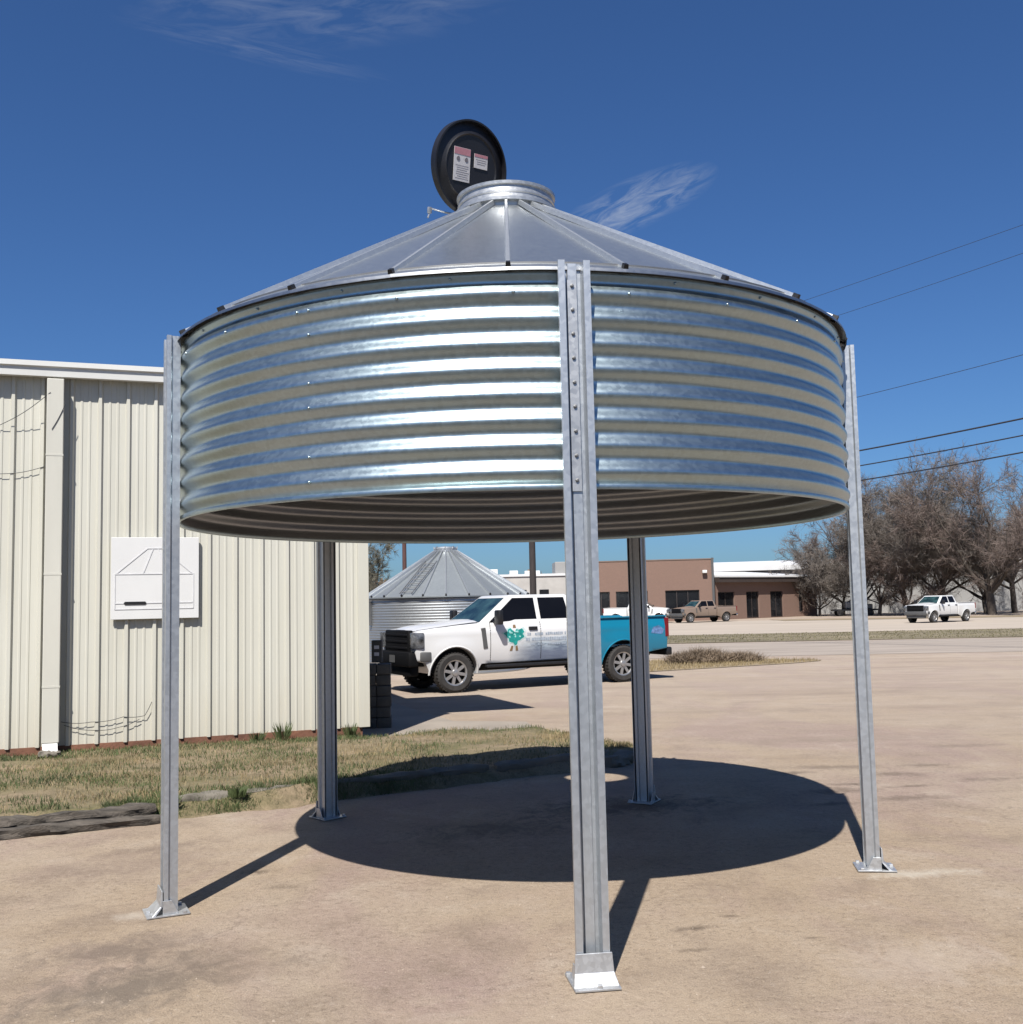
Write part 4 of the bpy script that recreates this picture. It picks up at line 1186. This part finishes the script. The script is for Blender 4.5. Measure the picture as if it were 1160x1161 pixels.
        # headlamp
        hl = MB(); hl.cbox((0.765, s * 0.805, 1.075), (0.27, 0.28, 0.32), 0.03, Rz(-s * 0.25)); hl.build('headlight', M['headlamp'], rt, smooth=40)
        tl = MB(); tl.cbox((-5.235, s * (HW - 0.048), 1.17), (0.10, 0.115, 0.42), 0.015); tl.build('taillight', M['red_lamp'], rt)
        # arch lips
        for ax in (0.0, XR):
            al = MB(); al.tube([(x, s * (HW - (0.012 if ax else 0.022)), z) for x, z in arc(ax, WR, 0.53, pi * 1.02, -0.02 * pi, 20)], 0.022, 6)
            al.v = [(x, y + s * (ysurf(x, z) - HW + (0.010 if ax else 0.014)), z) for x, y, z in al.v]
            al.build('fender_lip', (body_m if ax == 0 else bed_m), rt, smooth=60)
        fv = MB(); fv.cbox((-0.66, s * (HW - 0.01), 1.08), (0.10, 0.04, 0.42), 0.01, Matrix.Rotation(0.12, 3, 'Y')); fv.build('fender_vent', M['trim_grey'], rt)
    # bed: two sides with wheel arches, front, tailgate and floor
    be = MB()
    bp_ = [(-5.25, 0.70), (XR - 0.60, 0.62)] + A2 + [(-3.03, 0.58), (-3.03, 1.40), (-5.25, 1.42)]
    for s in (1, -1):
        bm = side_solid(bp_, 0.05, A2, bev=0.025)
        for v in bm.verts: v.co.y += HW - 0.05
        curve(bm)
        if s < 0:
            for v in bm.verts: v.co.y = -v.co.y
            bmesh.ops.reverse_faces(bm, faces=bm.faces[:])
        be.bm(bm); bm.free()
    be.box((-3.06, 0, 1.05), (0.06, 1.80, 0.66)); be.cbox((-5.22, 0, 1.04), (0.07, 1.80, 0.68), 0.015); be.box((-4.13, 0, 0.80), (2.1, 1.80, 0.05))
    be.build('bed', bed_m, rt, smooth=38)
    for s in (1, -1):
        br = MB(); br.cbox((-4.14, s * (HW - 0.045), 1.425), (2.18, 0.085, 0.03), 0.008); br.build('bed_rail', bed_m, rt)
    # underside, wells, running boards
    un = MB(); un.box((-2.1, 0, 0.72), (5.6, 1.52, 0.34)); un.box((-2.2, 0, 0.48), (5.2, 0.9, 0.18))
    for ax in (0, XR): un.prism(arc(ax, WR, 0.515, 0, pi, 14), -0.78, 0.78)
    un.build('chassis', M['well'], rt)
    for s in (1, -1):
        rb_ = MB(); rb_.cbox((-1.75, s * 0.93, 0.50), (2.1, 0.16, 0.06), 0.015); rb_.build('running_board', M['black_plastic'], rt)
    # grille and bumper
    gr = MB(); gr.cbox((0.835, 0, 1.05), (0.13, 1.34, 0.46), 0.04); gr_o = gr.build('grille', M['grille_black'], rt, smooth=40)
    for z in (0.92, 1.05, 1.18):
        gb = MB(); gb.cbox((0.895, 0, z), (0.04, 1.24, 0.05), 0.012); gb.build('grille_bar', M['grille_black'], gr_o)
    bu = MB()
    bu.cbox((0.86, 0, 0.70), (0.24, 1.74, 0.30), 0.05); bu.cbox((0.80, 0, 0.47), (0.20, 1.5, 0.22), 0.04)
    bu.build('front_bumper', M['grille_black'] if hero else M['trim_grey'], rt, smooth=40)
    for s in (1, -1):
        cb = MB(); cb.cbox((0.62, s * 0.915, 0.75), (0.24, 0.07, 0.20), 0.03, Rz(-s * 0.1)); cb.build('bumper_end', M['trim_grey'], rt, smooth=40)
    rbp = MB(); rbp.cbox((-5.33, 0, 0.63), (0.16, 1.84, 0.18), 0.03); rbp.build('rear_bumper', M['black_plastic'] if hero else M['chrome'], rt, smooth=40)
    pl = MB(); pl.box((0.995, 0, 0.70), (0.006, 0.30, 0.15)); pl.build('number_plate_holder', M['trim_grey'], rt)
    # wheels
    for ax in (0.0, XR):
        for s in (1, -1):
            w = MB(); r_ = WR
            pr = [(0.26, -0.13), (r_ - 0.05, -0.14), (r_ - 0.012, -0.115), (r_, -0.07), (r_, 0.07), (r_ - 0.012, 0.115), (r_ - 0.05, 0.14), (0.26, 0.13)]
            w.lathe(pr, 40, 'y', (0, 0, 0))
            # tread blocks
            for k in range(36):
                a = k * pi / 18
                for yy in (-0.085, 0.085): w.box((r_ * cos(a), yy, r_ * sin(a)), (0.016, 0.07, 0.036), Matrix.Rotation(-a, 3, 'Y'))
            wh = bpy.data.objects.new('wheel', None); COL.objects.link(wh); wh.parent = rt; wh.location = (ax, s * 0.845, WR)
            w.build('tyre', M['tyre'], wh, smooth=35)
            rm = MB()
            rm.lathe([(0.265, 0.115), (0.255, 0.125), (0.235, 0.105), (0.225, 0.04), (0.0, 0.03)], 40, 'y', mi=1)
            rm.lathe([(0.268, 0.10), (0.268, 0.128), (0.238, 0.120), (0.228, 0.10)], 40, 'y', mi=0)
            for k in range(8):
                a = k * pi / 4 + 0.2
                rm.box((0.150 * cos(a), 0.095, 0.150 * sin(a)), (0.17, 0.03, 0.062), Matrix.Rotation(-a, 3, 'Y') @ Matrix.Rotation(0.0, 3, 'Z'), 0)
            rm.lathe([(0.0, 0.135), (0.062, 0.13), (0.075, 0.10), (0.075, 0.08)], 20, 'y', mi=0)
            if s < 0:
                for i, v in enumerate(rm.v): rm.v[i] = (v[0], -v[1], v[2])
            rm.build('rim', [M['rim'], M['well']], wh, smooth=35)
    if hero:
        # emblem on the front door: heart shaped plume with light specks and two small feet
        yy = HW + 0.004
        em = MB()
        pts = []
        for i in range(40):
            t = i / 40 * 2 * pi
            hx = 16 * sin(t) ** 3; hy = 13 * cos(t) - 5 * cos(2 * t) - 2 * cos(3 * t) - cos(4 * t)
            w = 1 + 0.13 * sin(9 * t) + 0.08 * sin(17 * t + 1)
            pts.append((-1.36 + hx / 16 * 0.225 * w, 1.10 + hy / 16 * 0.20 * w))
        em.prism(pts, yy - 0.006, yy + 0.001, mi=0)
        em.prism([(-1.36 + (a_ + 1.36) * 1.22, 1.10 + (b_ - 1.10) * 1.16) for a_, b_ in pts], yy - 0.007, yy - 0.001, mi=3)
        rnd = random.Random(2)
        for _ in range(9):
            cx_, cz_ = -1.36 + rnd.uniform(-.13, .13), 1.11 + rnd.uniform(-.06, .10)
            em.prism([(cx_ + 0.03 * cos(k) * rnd.uniform(.5, 1.2), cz_ + 0.022 * sin(k) * rnd.uniform(.5, 1.2)) for k in [i * pi / 4 for i in range(8)]], yy, yy + 0.003, mi=1)
        em.prism([(-1.40, 1.27), (-1.33, 1.27), (-1.34, 1.335), (-1.39, 1.335)], yy - 0.005, yy + 0.002, mi=2)
        for s in (-1, 1): em.prism([(-1.37 + s * 0.07, 0.80), (-1.31 + s * 0.07, 0.80), (-1.33 + s * 0.05, 0.90), (-1.37 + s * 0.05, 0.90)], yy - 0.005, yy + 0.002, mi=2)
        em.v = [(x, y - HW + ysurf(x, z), z) for x, y, z in em.v]
        em.build('door_emblem', [M['emblem_teal'], M['emblem_light'], M['emblem_brown'], M['emblem_halo']], rt)
        # rows of grey lettering, too small to read in the photograph
        lt = MB()
        for z, x0, x1, h in ((1.13, -1.66, -2.88, 0.062), (1.02, -1.62, -2.88, 0.075), (0.91, -1.70, -2.86, 0.040)):
            x = x0
            while x > x1:
                w = rnd.uniform(0.022, 0.05)
                if rnd.random() > 0.14: lt.box((x - w / 2, yy - 0.002, z + rnd.uniform(-.004, .004)), (w, 0.006, h * rnd.uniform(.75, 1)))
                x -= w + 0.014
        lt.v = [(x, y - HW + ysurf(x, z), z) for x, y, z in lt.v]
        lt.build('door_lettering', M['grey_print'], rt)
        pk = MB(); pk.prism([(-4.80, 1.05), (-5.10, 1.02), (-5.16, 1.12), (-5.02, 1.22), (-4.86, 1.18)], HW - 0.004, HW + 0.003); pk.v = [(x, y - HW + ysurf(x, z), z) for x, y, z in pk.v]; pk.build('bed_graphic', M['pink_print'], rt)
    return rt
# hero truck: wheels touch the lot at the two measured points
f0 = Vector((-1.13, 20.97)); r0 = Vector((2.29, 22.74))
d = (f0 - r0).normalized(); hd = atan2(d.y, d.x)
side_off = Vector((-d.y, d.x))     # left of heading
mid = (f0 + r0) / 2
ctr = mid - side_off * 0.86
org = ctr + d * 2.02
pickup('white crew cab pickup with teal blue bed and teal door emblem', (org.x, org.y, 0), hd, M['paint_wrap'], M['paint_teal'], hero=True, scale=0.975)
f0 = Vector((30.3, 76.0)); r0 = Vector((35.0, 79.3)); d = (f0 - r0).normalized()
so = Vector((-d.y, d.x)); o_ = f0 - so * 0.86
pickup('white pickup parked alone in front of the bare trees at the far right', (o_.x, o_.y, gz(77) + 0.012), atan2(d.y, d.x), M['paint_white'], M['paint_white'], 'pickups parked across the road')
pickup('tan pickup parked in front of the brick building', (15.3, 94.5, gz(94) + 0.012), radians(180 + 28), M['paint_tan'], M['paint_tan'], 'pickups parked across the road')
pickup('white pickup parked left of the tan one, mostly hidden by the back leg', (13.6, 97.0, gz(97) + 0.012), radians(-18), M['paint_white'], M['paint_white'], 'pickups parked across the road')

# ------------------------------------------------------------------ buildings across the road
def brick_mat():
    m, nt, b = newmat('red_brown_brick')
    v = nt.pos()
    br = nt.n('ShaderNodeTexBrick')
    mp = nt.n('ShaderNodeMapping'); mp.inputs['Rotation'].default_value = (radians(90), 0, 0); tcn = nt.n('ShaderNodeTexCoord')
    nt.l(tcn.outputs['Object'], mp.inputs[0]); nt.l(mp.outputs[0], br.inputs['Vector'])
    br.inputs['Scale'].default_value = 4.0
    br.inputs['Color1'].default_value = (0.235, 0.14, 0.105, 1); br.inputs['Color2'].default_value = (0.195, 0.12, 0.092, 1); br.inputs['Mortar'].default_value = (0.30, 0.21, 0.17, 1)
    f = nt.noise(v, 0.5, 5, 0.6)
    c = nt.mix(nt.math('MULTIPLY', f, 0.4), br.outputs['Color'], (0.26, 0.165, 0.125))
    nt.l(c, b.inputs['Base Color']); b.inputs['Roughness'].default_value = 0.9
    return m
M['brick'] = brick_mat()
M['brick_trim'] = mat('dull_brick_coping', (0.22, 0.16, 0.13), 0.8, 0, 0.1, 1)
def facade(name, parent, L, H, D, openings, m):
    """front wall at y=0 with real recessed openings; sides and back closed"""
    xs_ = sorted({0, L, *[o[0] for o in openings], *[o[1] for o in openings]})
    zs_ = sorted({0, H, *[o[2] for o in openings], *[o[3] for o in openings]})
    mb = MB()
    for i in range(len(xs_) - 1):
        for j in range(len(zs_) - 1):
            xc, zc_ = (xs_[i] + xs_[i + 1]) / 2, (zs_[j] + zs_[j + 1]) / 2
            if any(o[0] < xc < o[1] and o[2] < zc_ < o[3] for o in openings): continue
            mb.quad((xs_[i], 0, zs_[j]), (xs_[i + 1], 0, zs_[j]), (xs_[i + 1], 0, zs_[j + 1]), (xs_[i], 0, zs_[j + 1]))
    for a, b, c, d_ in openings:
        for q in (((a, 0, c), (a, .25, c), (a, .25, d_), (a, 0, d_)), ((b, 0, c), (b, .25, c), (b, .25, d_), (b, 0, d_)), ((a, 0, d_), (b, 0, d_), (b, .25, d_), (a, .25, d_)), ((a, 0, c), (b, 0, c), (b, .25, c), (a, .25, c))): mb.quad(*q)
    mb.quad((0, 0, 0), (0, D, 0), (0, D, H), (0, 0, H)); mb.quad((L, 0, 0), (L, D, 0), (L, D, H), (L, 0, H)); mb.quad((0, D, 0), (L, D, 0), (L, D, H), (0, D, H))
    w = mb.build(name, m, parent, recalc=False)
    for a, b, c, d_ in openings:
        nm = 'door' if c < 0.15 else 'window'
        gl = MB(); gl.box(((a + b) / 2, 0.2, (c + d_) / 2), (b - a - 0.01, 0.03, d_ - c - 0.01)); fo_ = gl.build(nm, M['dark_open'], parent)
        fr = MB(); k = max(1, round((b - a) / 1.1))
        for i in range(k + 1): fr.box((a + 0.03 + (b - a - 0.06) * i / k, 0.165, (c + d_) / 2), (0.05, 0.035, d_ - c - 0.02))
        fr.box(((a + b) / 2, 0.166, d_ - 0.04), (b - a - 0.02, 0.035, 0.06)); fr.box(((a + b) / 2, 0.166, c + 0.04), (b - a - 0.02, 0.035, 0.06))
        fr.build('frame', M['dark_trim'], fo_)
    return w
GZ = -0.40
# lower wing of the brick building
A = Vector((20.0, 104.0)); B = Vector((33.2, 115.0))
ang = atan2(B.y - A.y, B.x - A.x); L = (B - A).length
bb = thing('brick_building', 'long low red brown brick building with dark windows and a taller left part', 'building', (A.x, A.y, GZ), ang)
ops = [(0.4, 3.0, 0.9, 2.75), (4.9, 7.0, 0.05, 2.75), (8.9, 11.1, 0.05, 2.75), (13.9, 14.7, 0.5, 2.75)]
facade('wall', bb, L, 3.7, 10, ops, M['brick'])
mb = MB(); mb.box((L / 2, -0.25, 3.95), (L + 0.1, 0.7, 0.5)); mb.build('fascia', M['dark_trim'], bb)
mb = MB(); mb.add([(-0.1, -0.7, 4.21), (L + 0.2, -0.7, 4.21), (L + 0.2, 10, 5.0), (-0.1, 10, 5.0), (-0.1, -0.7, 4.36), (L + 0.2, -0.7, 4.36), (L + 0.2, 10, 5.15), (-0.1, 10, 5.15)], [(0, 1, 5, 4), (4, 5, 6, 7), (1, 2, 6, 5), (0, 4, 7, 3), (0, 3, 2, 1)]); mb.build('roof', M['white_roof'], bb)
# taller left part
C = Vector((6.6, 103.5)); Dp = Vector((19.6, 102.2))
ang2 = atan2(Dp.y - C.y, Dp.x - C.x); L2 = (Dp - C).length
tp = bpy.data.objects.new('tall_part', None); COL.objects.link(tp); tp.parent = bb
tp.matrix_parent_inverse = (Matrix.Translation((A.x, A.y, GZ)) @ Matrix.Rotation(ang, 4, 'Z')).inverted()
tp.location = (C.x, C.y, GZ); tp.rotation_euler = (0, 0, ang2)
H2 = 5.95
ops = [(1.2, 2.9, 0.5, 3.0), (3.5, 4.8, 0.3, 3.0), (5.6, 6.6, 0.9, 3.0), (8.3, 11.6, 0.9, 3.0)]
facade('wall', tp, L2, H2, 6, ops, M['brick'])
mb = MB(); mb.box((L2 / 2, 3, H2 + 0.05), (L2 + 0.06, 6.1, 0.1)); mb.build('coping', M['brick_trim'], tp)
mb = MB(); mb.box((L2 - 0.12, -0.10, 3.1), (0.22, 0.16, 6.0)); mb.build('downpipe', M['trim_grey'], tp)
mb = MB(); mb.cbox((L2 - 0.9, -0.25, 4.75), (0.45, 0.4, 0.3), 0.05); mb.build('wall_lamp', M['white_metal'], tp)

# long white warehouse behind
wh = thing('white_warehouse', 'long white metal warehouse behind the brick building and the bare trees', 'building', (22.0, 128.0, GZ), radians(-14))
mb = MB(); mb.box((60, 10, 2.75), (120, 20, 5.5)); mb.build('wall', M['white_wall'], wh)
mb = MB(); mb.add([(-0.5, -0.5, 5.35), (120.5, -0.5, 5.35), (120.5, -0.5, 5.95), (-0.5, -0.5, 5.95), (-0.5, 10, 6.8), (120.5, 10, 6.8), (-0.5, 20.5, 5.95), (120.5, 20.5, 5.95)], [(0, 1, 2, 3), (3, 2, 5, 4), (4, 5, 7, 6), (0, 3, 4, 6), (1, 2, 5, 7)]); mb.build('roof', M['white_roof'], wh)
for i in range(8):
    mb = MB(); mb.box((3 + i * 8.5, -0.06, 2.7), (0.14, 0.1, 5.3)); mb.build('downpipe', M['trim_grey'], wh)
# white flat roofed block left of the brick one
wb = thing('white_block_building', 'white flat roofed building with roof units seen over the parked truck', 'building', (-4.0, 122.0, GZ), radians(2))
mb = MB(); mb.box((5.5, 7, 2.6), (11, 14, 5.2)); mb.build('wall', mat('dull_white_wall', (0.50, 0.48, 0.45), 0.7, 0, 0.15, 0.5), wb)
mb = MB(); mb.box((5.5, 7, 5.3), (11.3, 14.3, 0.26)); mb.build('roof_edge', M['white_roof'], wb)
mb = MB(); mb.cbox((10.6, 3, 5.1), (3.2, 5, 3.4), 0.05); mb.build('corner_block', M['white_wall'], wb)
for x, w, h in ((1.5, 1.6, 0.7), (4.2, 1.0, 0.5), (6.4, 1.8, 0.45)):
    mb = MB(); mb.cbox((x, 3, 5.43 + h / 2), (w, 1.5, h), 0.05); mb.build('roof_unit', M['white_metal'], wb)
for x in (2.0, 5.0, 7.6):
    mb = MB(); mb.box((x, -0.02, 2.9), (1.1, 0.06, 1.4)); mb.build('window', M['dark_open'], wb)
# low dark equipment by the white wall
eq = thing('flatbed_trailer', 'low dark loaded trailer by the white wall, right of the brick building', 'trailer', (33.6, 110.0, GZ), radians(-8))
mb = MB(); mb.box((2.0, 0, 0.62), (4.6, 1.8, 0.16)); mb.build('deck', M['black_plastic'], eq)
mb = MB(); mb.cbox((1.6, 0, 1.1), (1.3, 1.2, 0.8), 0.15); mb.build('load', M['bolt'], eq)
mb = MB(); mb.cbox((3.3, 0, 0.95), (0.9, 1.0, 0.5), 0.1); mb.build('load', M['bolt'], eq)
for x in (0.4, 3.4):
    for s in (-1, 1):
        mb = MB(); mb.lathe([(0, -0.1), (0.3, -0.1), (0.34, -0.06), (0.34, 0.06), (0.3, 0.1), (0, 0.1)], 18, 'y', (x, s * 0.95, 0.34)); mb.build('wheel', M['tyre'], eq)

# ------------------------------------------------------------------ poles and wires
def pole(x, y, h, r, m, label, arms):
    p = thing('utility_pole', label, 'pole', (x, y, gz(y)))
    mb = MB(); mb.tube([(0, 0, 0), (0, 0, h * 0.5), (0, 0, h)], [r, r * 0.85, r * 0.65], 12); mb.build('post', m, p, smooth=60)
    if arms:
        mb = MB(); mb.box((0, 0.1, h - 0.5), (2.4, 0.12, 0.14)); mb.build('crossarm', m, p)
        for xx in (-1.1, -0.35, 1.1):
            mb = MB(); mb.lathe([(0.02, 0), (0.05, 0.02), (0.06, 0.10), (0.03, 0.16), (0.0, 0.18)], 10, c=(xx, 0.1, h - 0.42)); mb.build('insulator', M['bolt'], p)
    return p
PA = Vector((0.95, 50.0, 0)); PB = Vector((16.4, 26.0, 0))
pole(PA.x, PA.y, 12.4, 0.17, M['wood_pole'], 'dark wooden utility pole rising behind the cab of the pickup truck', True)
pole(PB.x, PB.y, 12.4, 0.17, M['wood_pole'], 'wooden utility pole standing off to the right beside the lot', True)
pole(-6.2, 60.0, 10.0, 0.14, M['rust_pole'], 'thin reddish pole rising behind the roof of the far grain bin', False)
def wire(a, b, sag, r, label):
    mb = MB(); P = []
    a = Vector(a); b = Vector(b)
    for i in range(31):
        t = i / 30; p = a.lerp(b, t); p.z -= sag * 4 * t * (1 - t); P.append(p)
    mb.tube(P, r, 5)
    return tag(mb.build('power_line', M['wire'], smooth=60), label, 'wire', 'power lines over the lot')
ax = Vector((0.84, -0.54, 0)) * 0
wire((PA.x - 0.4, PA.y, 11.9), (PB.x - 0.4, PB.y, 12.0), 0.15, 0.007, 'topmost thin power line crossing the sky at the right')
wire((PA.x + 0.6, PA.y, 11.4), (PB.x + 0.3, PB.y, 11.5), 0.30, 0.007, 'second thin power line from the top in the right sky')
wire((PA.x, PA.y, 8.4), (PB.x, PB.y, 8.55), 0.35, 0.009, 'single thin power line halfway up the right sky')
wire((PA.x, PA.y, 6.85), (PB.x, PB.y, 6.75), 0.40, 0.026, 'thickest and highest of the three low cables at the right')
wire((PA.x, PA.y, 6.40), (PB.x, PB.y, 6.30), 0.45, 0.020, 'middle one of the three low cables at the right')
wire((PA.x, PA.y, 5.90), (PB.x, PB.y, 5.83), 0.45, 0.022, 'lowest of the three cables, just over the bare trees')

# ------------------------------------------------------------------ bare trees
def bare_tree(loc, H, spread, seed, label, tw, limbs=7, trunk_h=0.16, r0=0.28, lean=(0, 0), group='bare trees beyond the road', fine=1.0):
    rnd = random.Random(seed)
    t = thing('bare_tree', label, 'tree', loc, 0, group)
    tk = MB(); cw = MB()
    def rv(): return Vector((rnd.gauss(0, 1), rnd.gauss(0, 1), rnd.gauss(0, 1)))
    def limb(p, d, L, r, nseg, mb, n, droop=0.0, wob=0.16, r_end=0.35):
        P = [p]; R_ = [r]; seg = L / nseg
        for i in range(nseg):
            d = (d + rv() * wob + Vector((0, 0, 0.10 - droop))).normalized()
            p = p + d * seg; P.append(p); R_.append(r * (1 - (1 - r_end) * (i + 1) / nseg))
        mb.tube(P, R_, n, False)
        return P, R_
    def twig(p, d, L, w):
        m_ = p + d * L * 0.5 + rv() * L * 0.07; q = m_ + (d + rv() * 0.3 + Vector((0, 0, 0.1))).normalized() * L * 0.5
        sdv = d.cross(rv()).normalized() * w
        cw.add([p - sdv, p + sdv, m_ + sdv * 0.7, m_ - sdv * 0.7, q], [(0, 1, 2, 3), (3, 2, 4)])
    P0, R0 = limb(Vector((0, 0, -0.1)), Vector((lean[0], lean[1], 1)).normalized(), H * trunk_h + 0.1, r0, 4, tk, 10, 0.1, 0.06, 0.8)
    for i in range(limbs):
        a = 2 * pi * i / limbs + rnd.uniform(-.4, .4); el_ = rnd.uniform(0.45, 1.25)
        d = Vector((cos(a) * cos(el_) * spread, sin(a) * cos(el_) * spread, sin(el_))).normalized()
        st_ = P0[-1] if i % 2 else P0[-2].lerp(P0[-1], rnd.random())
        L = H * rnd.uniform(0.50, 0.72) * (0.85 + 0.25 * sin(el_))
        P1, R1 = limb(st_, d, L, r0 * rnd.uniform(0.34, 0.55), 9, tk, 7, 0.03, 0.13, 0.22)
        for j in range(13):
            k = rnd.randint(2, 8); f = rnd.random(); s1 = P1[k].lerp(P1[k + 1], f)
            dd = ((P1[k + 1] - P1[k]).normalized() + rv() * 0.62 + Vector((0, 0, 0.15))).normalized()
            P2, R2 = limb(s1, dd, L * rnd.uniform(0.22, 0.48), R1[k] * 0.5, 5, tk, 5, -0.02, 0.2, 0.3)
            for q in range(9):
                k2 = rnd.randint(1, 4); s2 = P2[k2].lerp(P2[k2 + 1], rnd.random())
                d3 = ((P2[k2 + 1] - P2[k2]).normalized() + rv() * 0.7).normalized()
                L3 = rnd.uniform(0.6, 1.5) * H / 12
                e = s2 + d3 * L3
                sdv = d3.cross(rv()).normalized() * 0.019
                cw.add([s2 - sdv, s2 + sdv, e + sdv * .5, e - sdv * .5], [(0, 1, 2, 3)])
                for u in range(int(8 * fine)):
                    twig(s2.lerp(e, rnd.uniform(0.1, 1)), (d3 + rv() * 0.75).normalized(), rnd.uniform(0.4, 1.0) * H / 12, 0.013)
    tk.build('trunk', M['bark'], t, smooth=60, recalc=False)
    cw.build('crown', tw, t, recalc=False)
    return t
bare_tree((45.2, 99.3, GZ), 14.2, 1.5, 11, 'largest bare tree with a forked trunk at the right edge', M['twig_red'], 9, 0.17, 0.42, fine=2.2)
bare_tree((40.4, 108.0, GZ), 15.8, 1.0, 12, 'bare grey tree left of the large forked tree, behind the parked white pickup', M['twig'], 9, 0.2, 0.28, fine=2.2)
bare_tree((37.6, 112.5, GZ), 14.2, 1.1, 13, 'bushy bare tree with reddish twigs just right of the right bin leg', M['twig_red'], 9, 0.12, 0.26, fine=2.2)
bare_tree((42.4, 103.5, GZ), 14.0, 0.9, 14, 'slender bare tree standing close behind the cab of the far white pickup', M['twig'], 8, 0.2, 0.2, fine=2.0)
bare_tree((32.6, 112.0, GZ), 8.6, 1.2, 15, 'small pale bare tree at the end of the brick building, left of the right leg', M['twig'], 8, 0.1, 0.16, fine=1.6)
bare_tree((35.6, 113.5, GZ), 11.0, 1.0, 19, 'middling bare tree half hidden behind the right bin leg', M['twig'], 8, 0.12, 0.2, fine=1.8)
bare_tree((37.0, 106.5, GZ), 12.0, 1.1, 23, 'bare tree whose low branches fill the gap right of the right bin leg', M['twig'], 9, 0.10, 0.2, fine=2.0)
bare_tree((43.6, 108.5, GZ), 14.6, 1.1, 24, 'bare tree behind the slender one, its crown meeting the largest tree', M['twig'], 9, 0.14, 0.24, fine=2.0)
bare_tree((47.2, 105.0, GZ), 13.0, 1.2, 25, 'bare tree standing directly behind the fork of the largest tree', M['twig'], 9, 0.12, 0.24, fine=2.0)
bare_tree((39.2, 104.5, GZ), 9.5, 1.3, 26, 'low spreading bare tree behind the hood of the far white pickup', M['twig_red'], 9, 0.10, 0.18, fine=2.0)
bare_tree((50.5, 106.0, GZ), 15.0, 1.2, 16, 'bare tree at the right edge behind the largest forked tree', M['twig_red'], 9, 0.2, 0.3, fine=1.8)
bare_tree((-9.3, 62.0, GZ), 6.6, 1.2, 17, 'dull bare tree just right of the cream building, behind the far grain bin', M['twig_dull'], 8, 0.1, 0.16, group=None, fine=2.4)
bare_tree((-7.9, 72.0, GZ), 4.9, 1.4, 18, 'low bare tree behind the left slope of the far grain bin roof', M['twig_dull'], 8, 0.1, 0.14, group=None, fine=2.2)

# far line of trees closing the horizon
rnd = random.Random(77); fl = MB()
for i in range(5200):
    x = rnd.uniform(-260, 330); y = 235 + rnd.uniform(0, 30); h = 7 + 4 * noise.noise((x * 0.03, 1, 0)) + 2.5 * noise.noise((x * 0.14, 5, 0))
    z = h * rnd.random() ** 0.7; a = rnd.uniform(0, 6.28); s = rnd.uniform(0.5, 1.3)
    p = Vector((x, y, GZ + z)); u = Vector((cos(a), sin(a) * .6, rnd.uniform(-.5, .5))) * s; v = Vector((0, 0, 1)) * s * rnd.uniform(.6, 1.4)
    fl.add([p - u, p + u * 0.9 - v * .3, p + u * .2 + v, p - u * .7 + v * .6], [(0, 1, 2, 3)])
stuff(fl.build('far_treeline', M['brush'], recalc=False), 'distant brown line of winter trees on the horizon', 'trees')

rnd = random.Random(78); fl = MB()  # unseen treeline added behind the camera, darkens what the bin wall reflects
for i in range(2600):
    x = rnd.uniform(-120, 120); y = -62 + rnd.uniform(-8, 8); h = 7.5 + 3 * noise.noise((x * 0.05, 1, 0)) + 2 * noise.noise((x * 0.2, 5, 0))
    z = h * rnd.random() ** 0.7; a = rnd.uniform(0, 6.28); s = rnd.uniform(0.7, 1.5)
    p = Vector((x, y, z)); u = Vector((cos(a), sin(a) * .6, rnd.uniform(-.5, .5))) * s; v = Vector((0, 0, 1)) * s * rnd.uniform(.6, 1.4)
    fl.add([p - u, p + u * 0.9 - v * .3, p + u * .2 + v, p - u * .7 + v * .6], [(0, 1, 2, 3)])
stuff(fl.build('reflection_treeline', M['leaf_dark'], recalc=False), 'unseen dark trees added behind the camera to darken the reflections in the bin wall', 'trees')

# dry brush by the road edge, right of the teal truck bed
def brush(x, y, w, h, n, seed, label):
    rnd = random.Random(seed); mb = MB()
    for _ in range(n):
        r = w * rnd.random() ** 0.7; a = rnd.uniform(0, 6.28)
        p = Vector((r * cos(a), r * sin(a) * 0.5, 0)); hh = h * rnd.uniform(0.35, 1) * (1 - 0.55 * (r / w) ** 2)
        dd = Vector((rnd.gauss(0, .35), rnd.gauss(0, .35), 1)).normalized()
        s = dd.cross(Vector((rnd.gauss(0, 1), rnd.gauss(0, 1), 0))).normalized() * 0.008
        m_ = p + dd * hh * 0.5 + Vector((rnd.gauss(0, .04), rnd.gauss(0, .04), 0)); q = m_ + (dd + Vector((rnd.gauss(0, .4), rnd.gauss(0, .4), -0.1))).normalized() * hh * .5
        mb.add([p - s, p + s, m_ + s, m_ - s, q], [(0, 1, 2, 3), (3, 2, 4)])
        for _k in range(3):
            e = m_ + Vector((rnd.gauss(0, .14), rnd.gauss(0, .14), rnd.uniform(0.02, .22)))
            mb.add([m_ - s, m_ + s, e], [(0, 1, 2)])
    o = mb.build('dry_shrub', M['brush'], recalc=False); o.location = (x, y, gz(y))
    return tag(o, label, 'shrub')
brush(5.05, 28.6, 0.95, 0.60, 1300, 1, 'taller clump of dry brown brush right of the teal truck bed')
brush(6.15, 28.8, 0.6, 0.36, 700, 2, 'lower clump of dry brown brush, right of the taller clump')

# ------------------------------------------------------------------ one common trim of the painted and earthen colours for the longer exposure
K_ALB = 0.70
for m in bpy.data.materials:
    if not m.use_nodes: continue
    b = m.node_tree.nodes.get('Principled BSDF')
    if b is None or b.inputs['Metallic'].default_value > 0.4: continue
    src = b.inputs['Base Color'].links
    if not src: continue
    out = src[0].from_socket
    nt = NT(m.node_tree)
    nt.l(nt.mix(1.0, out, (K_ALB, K_ALB, K_ALB), 'MULTIPLY'), b.inputs['Base Color'])
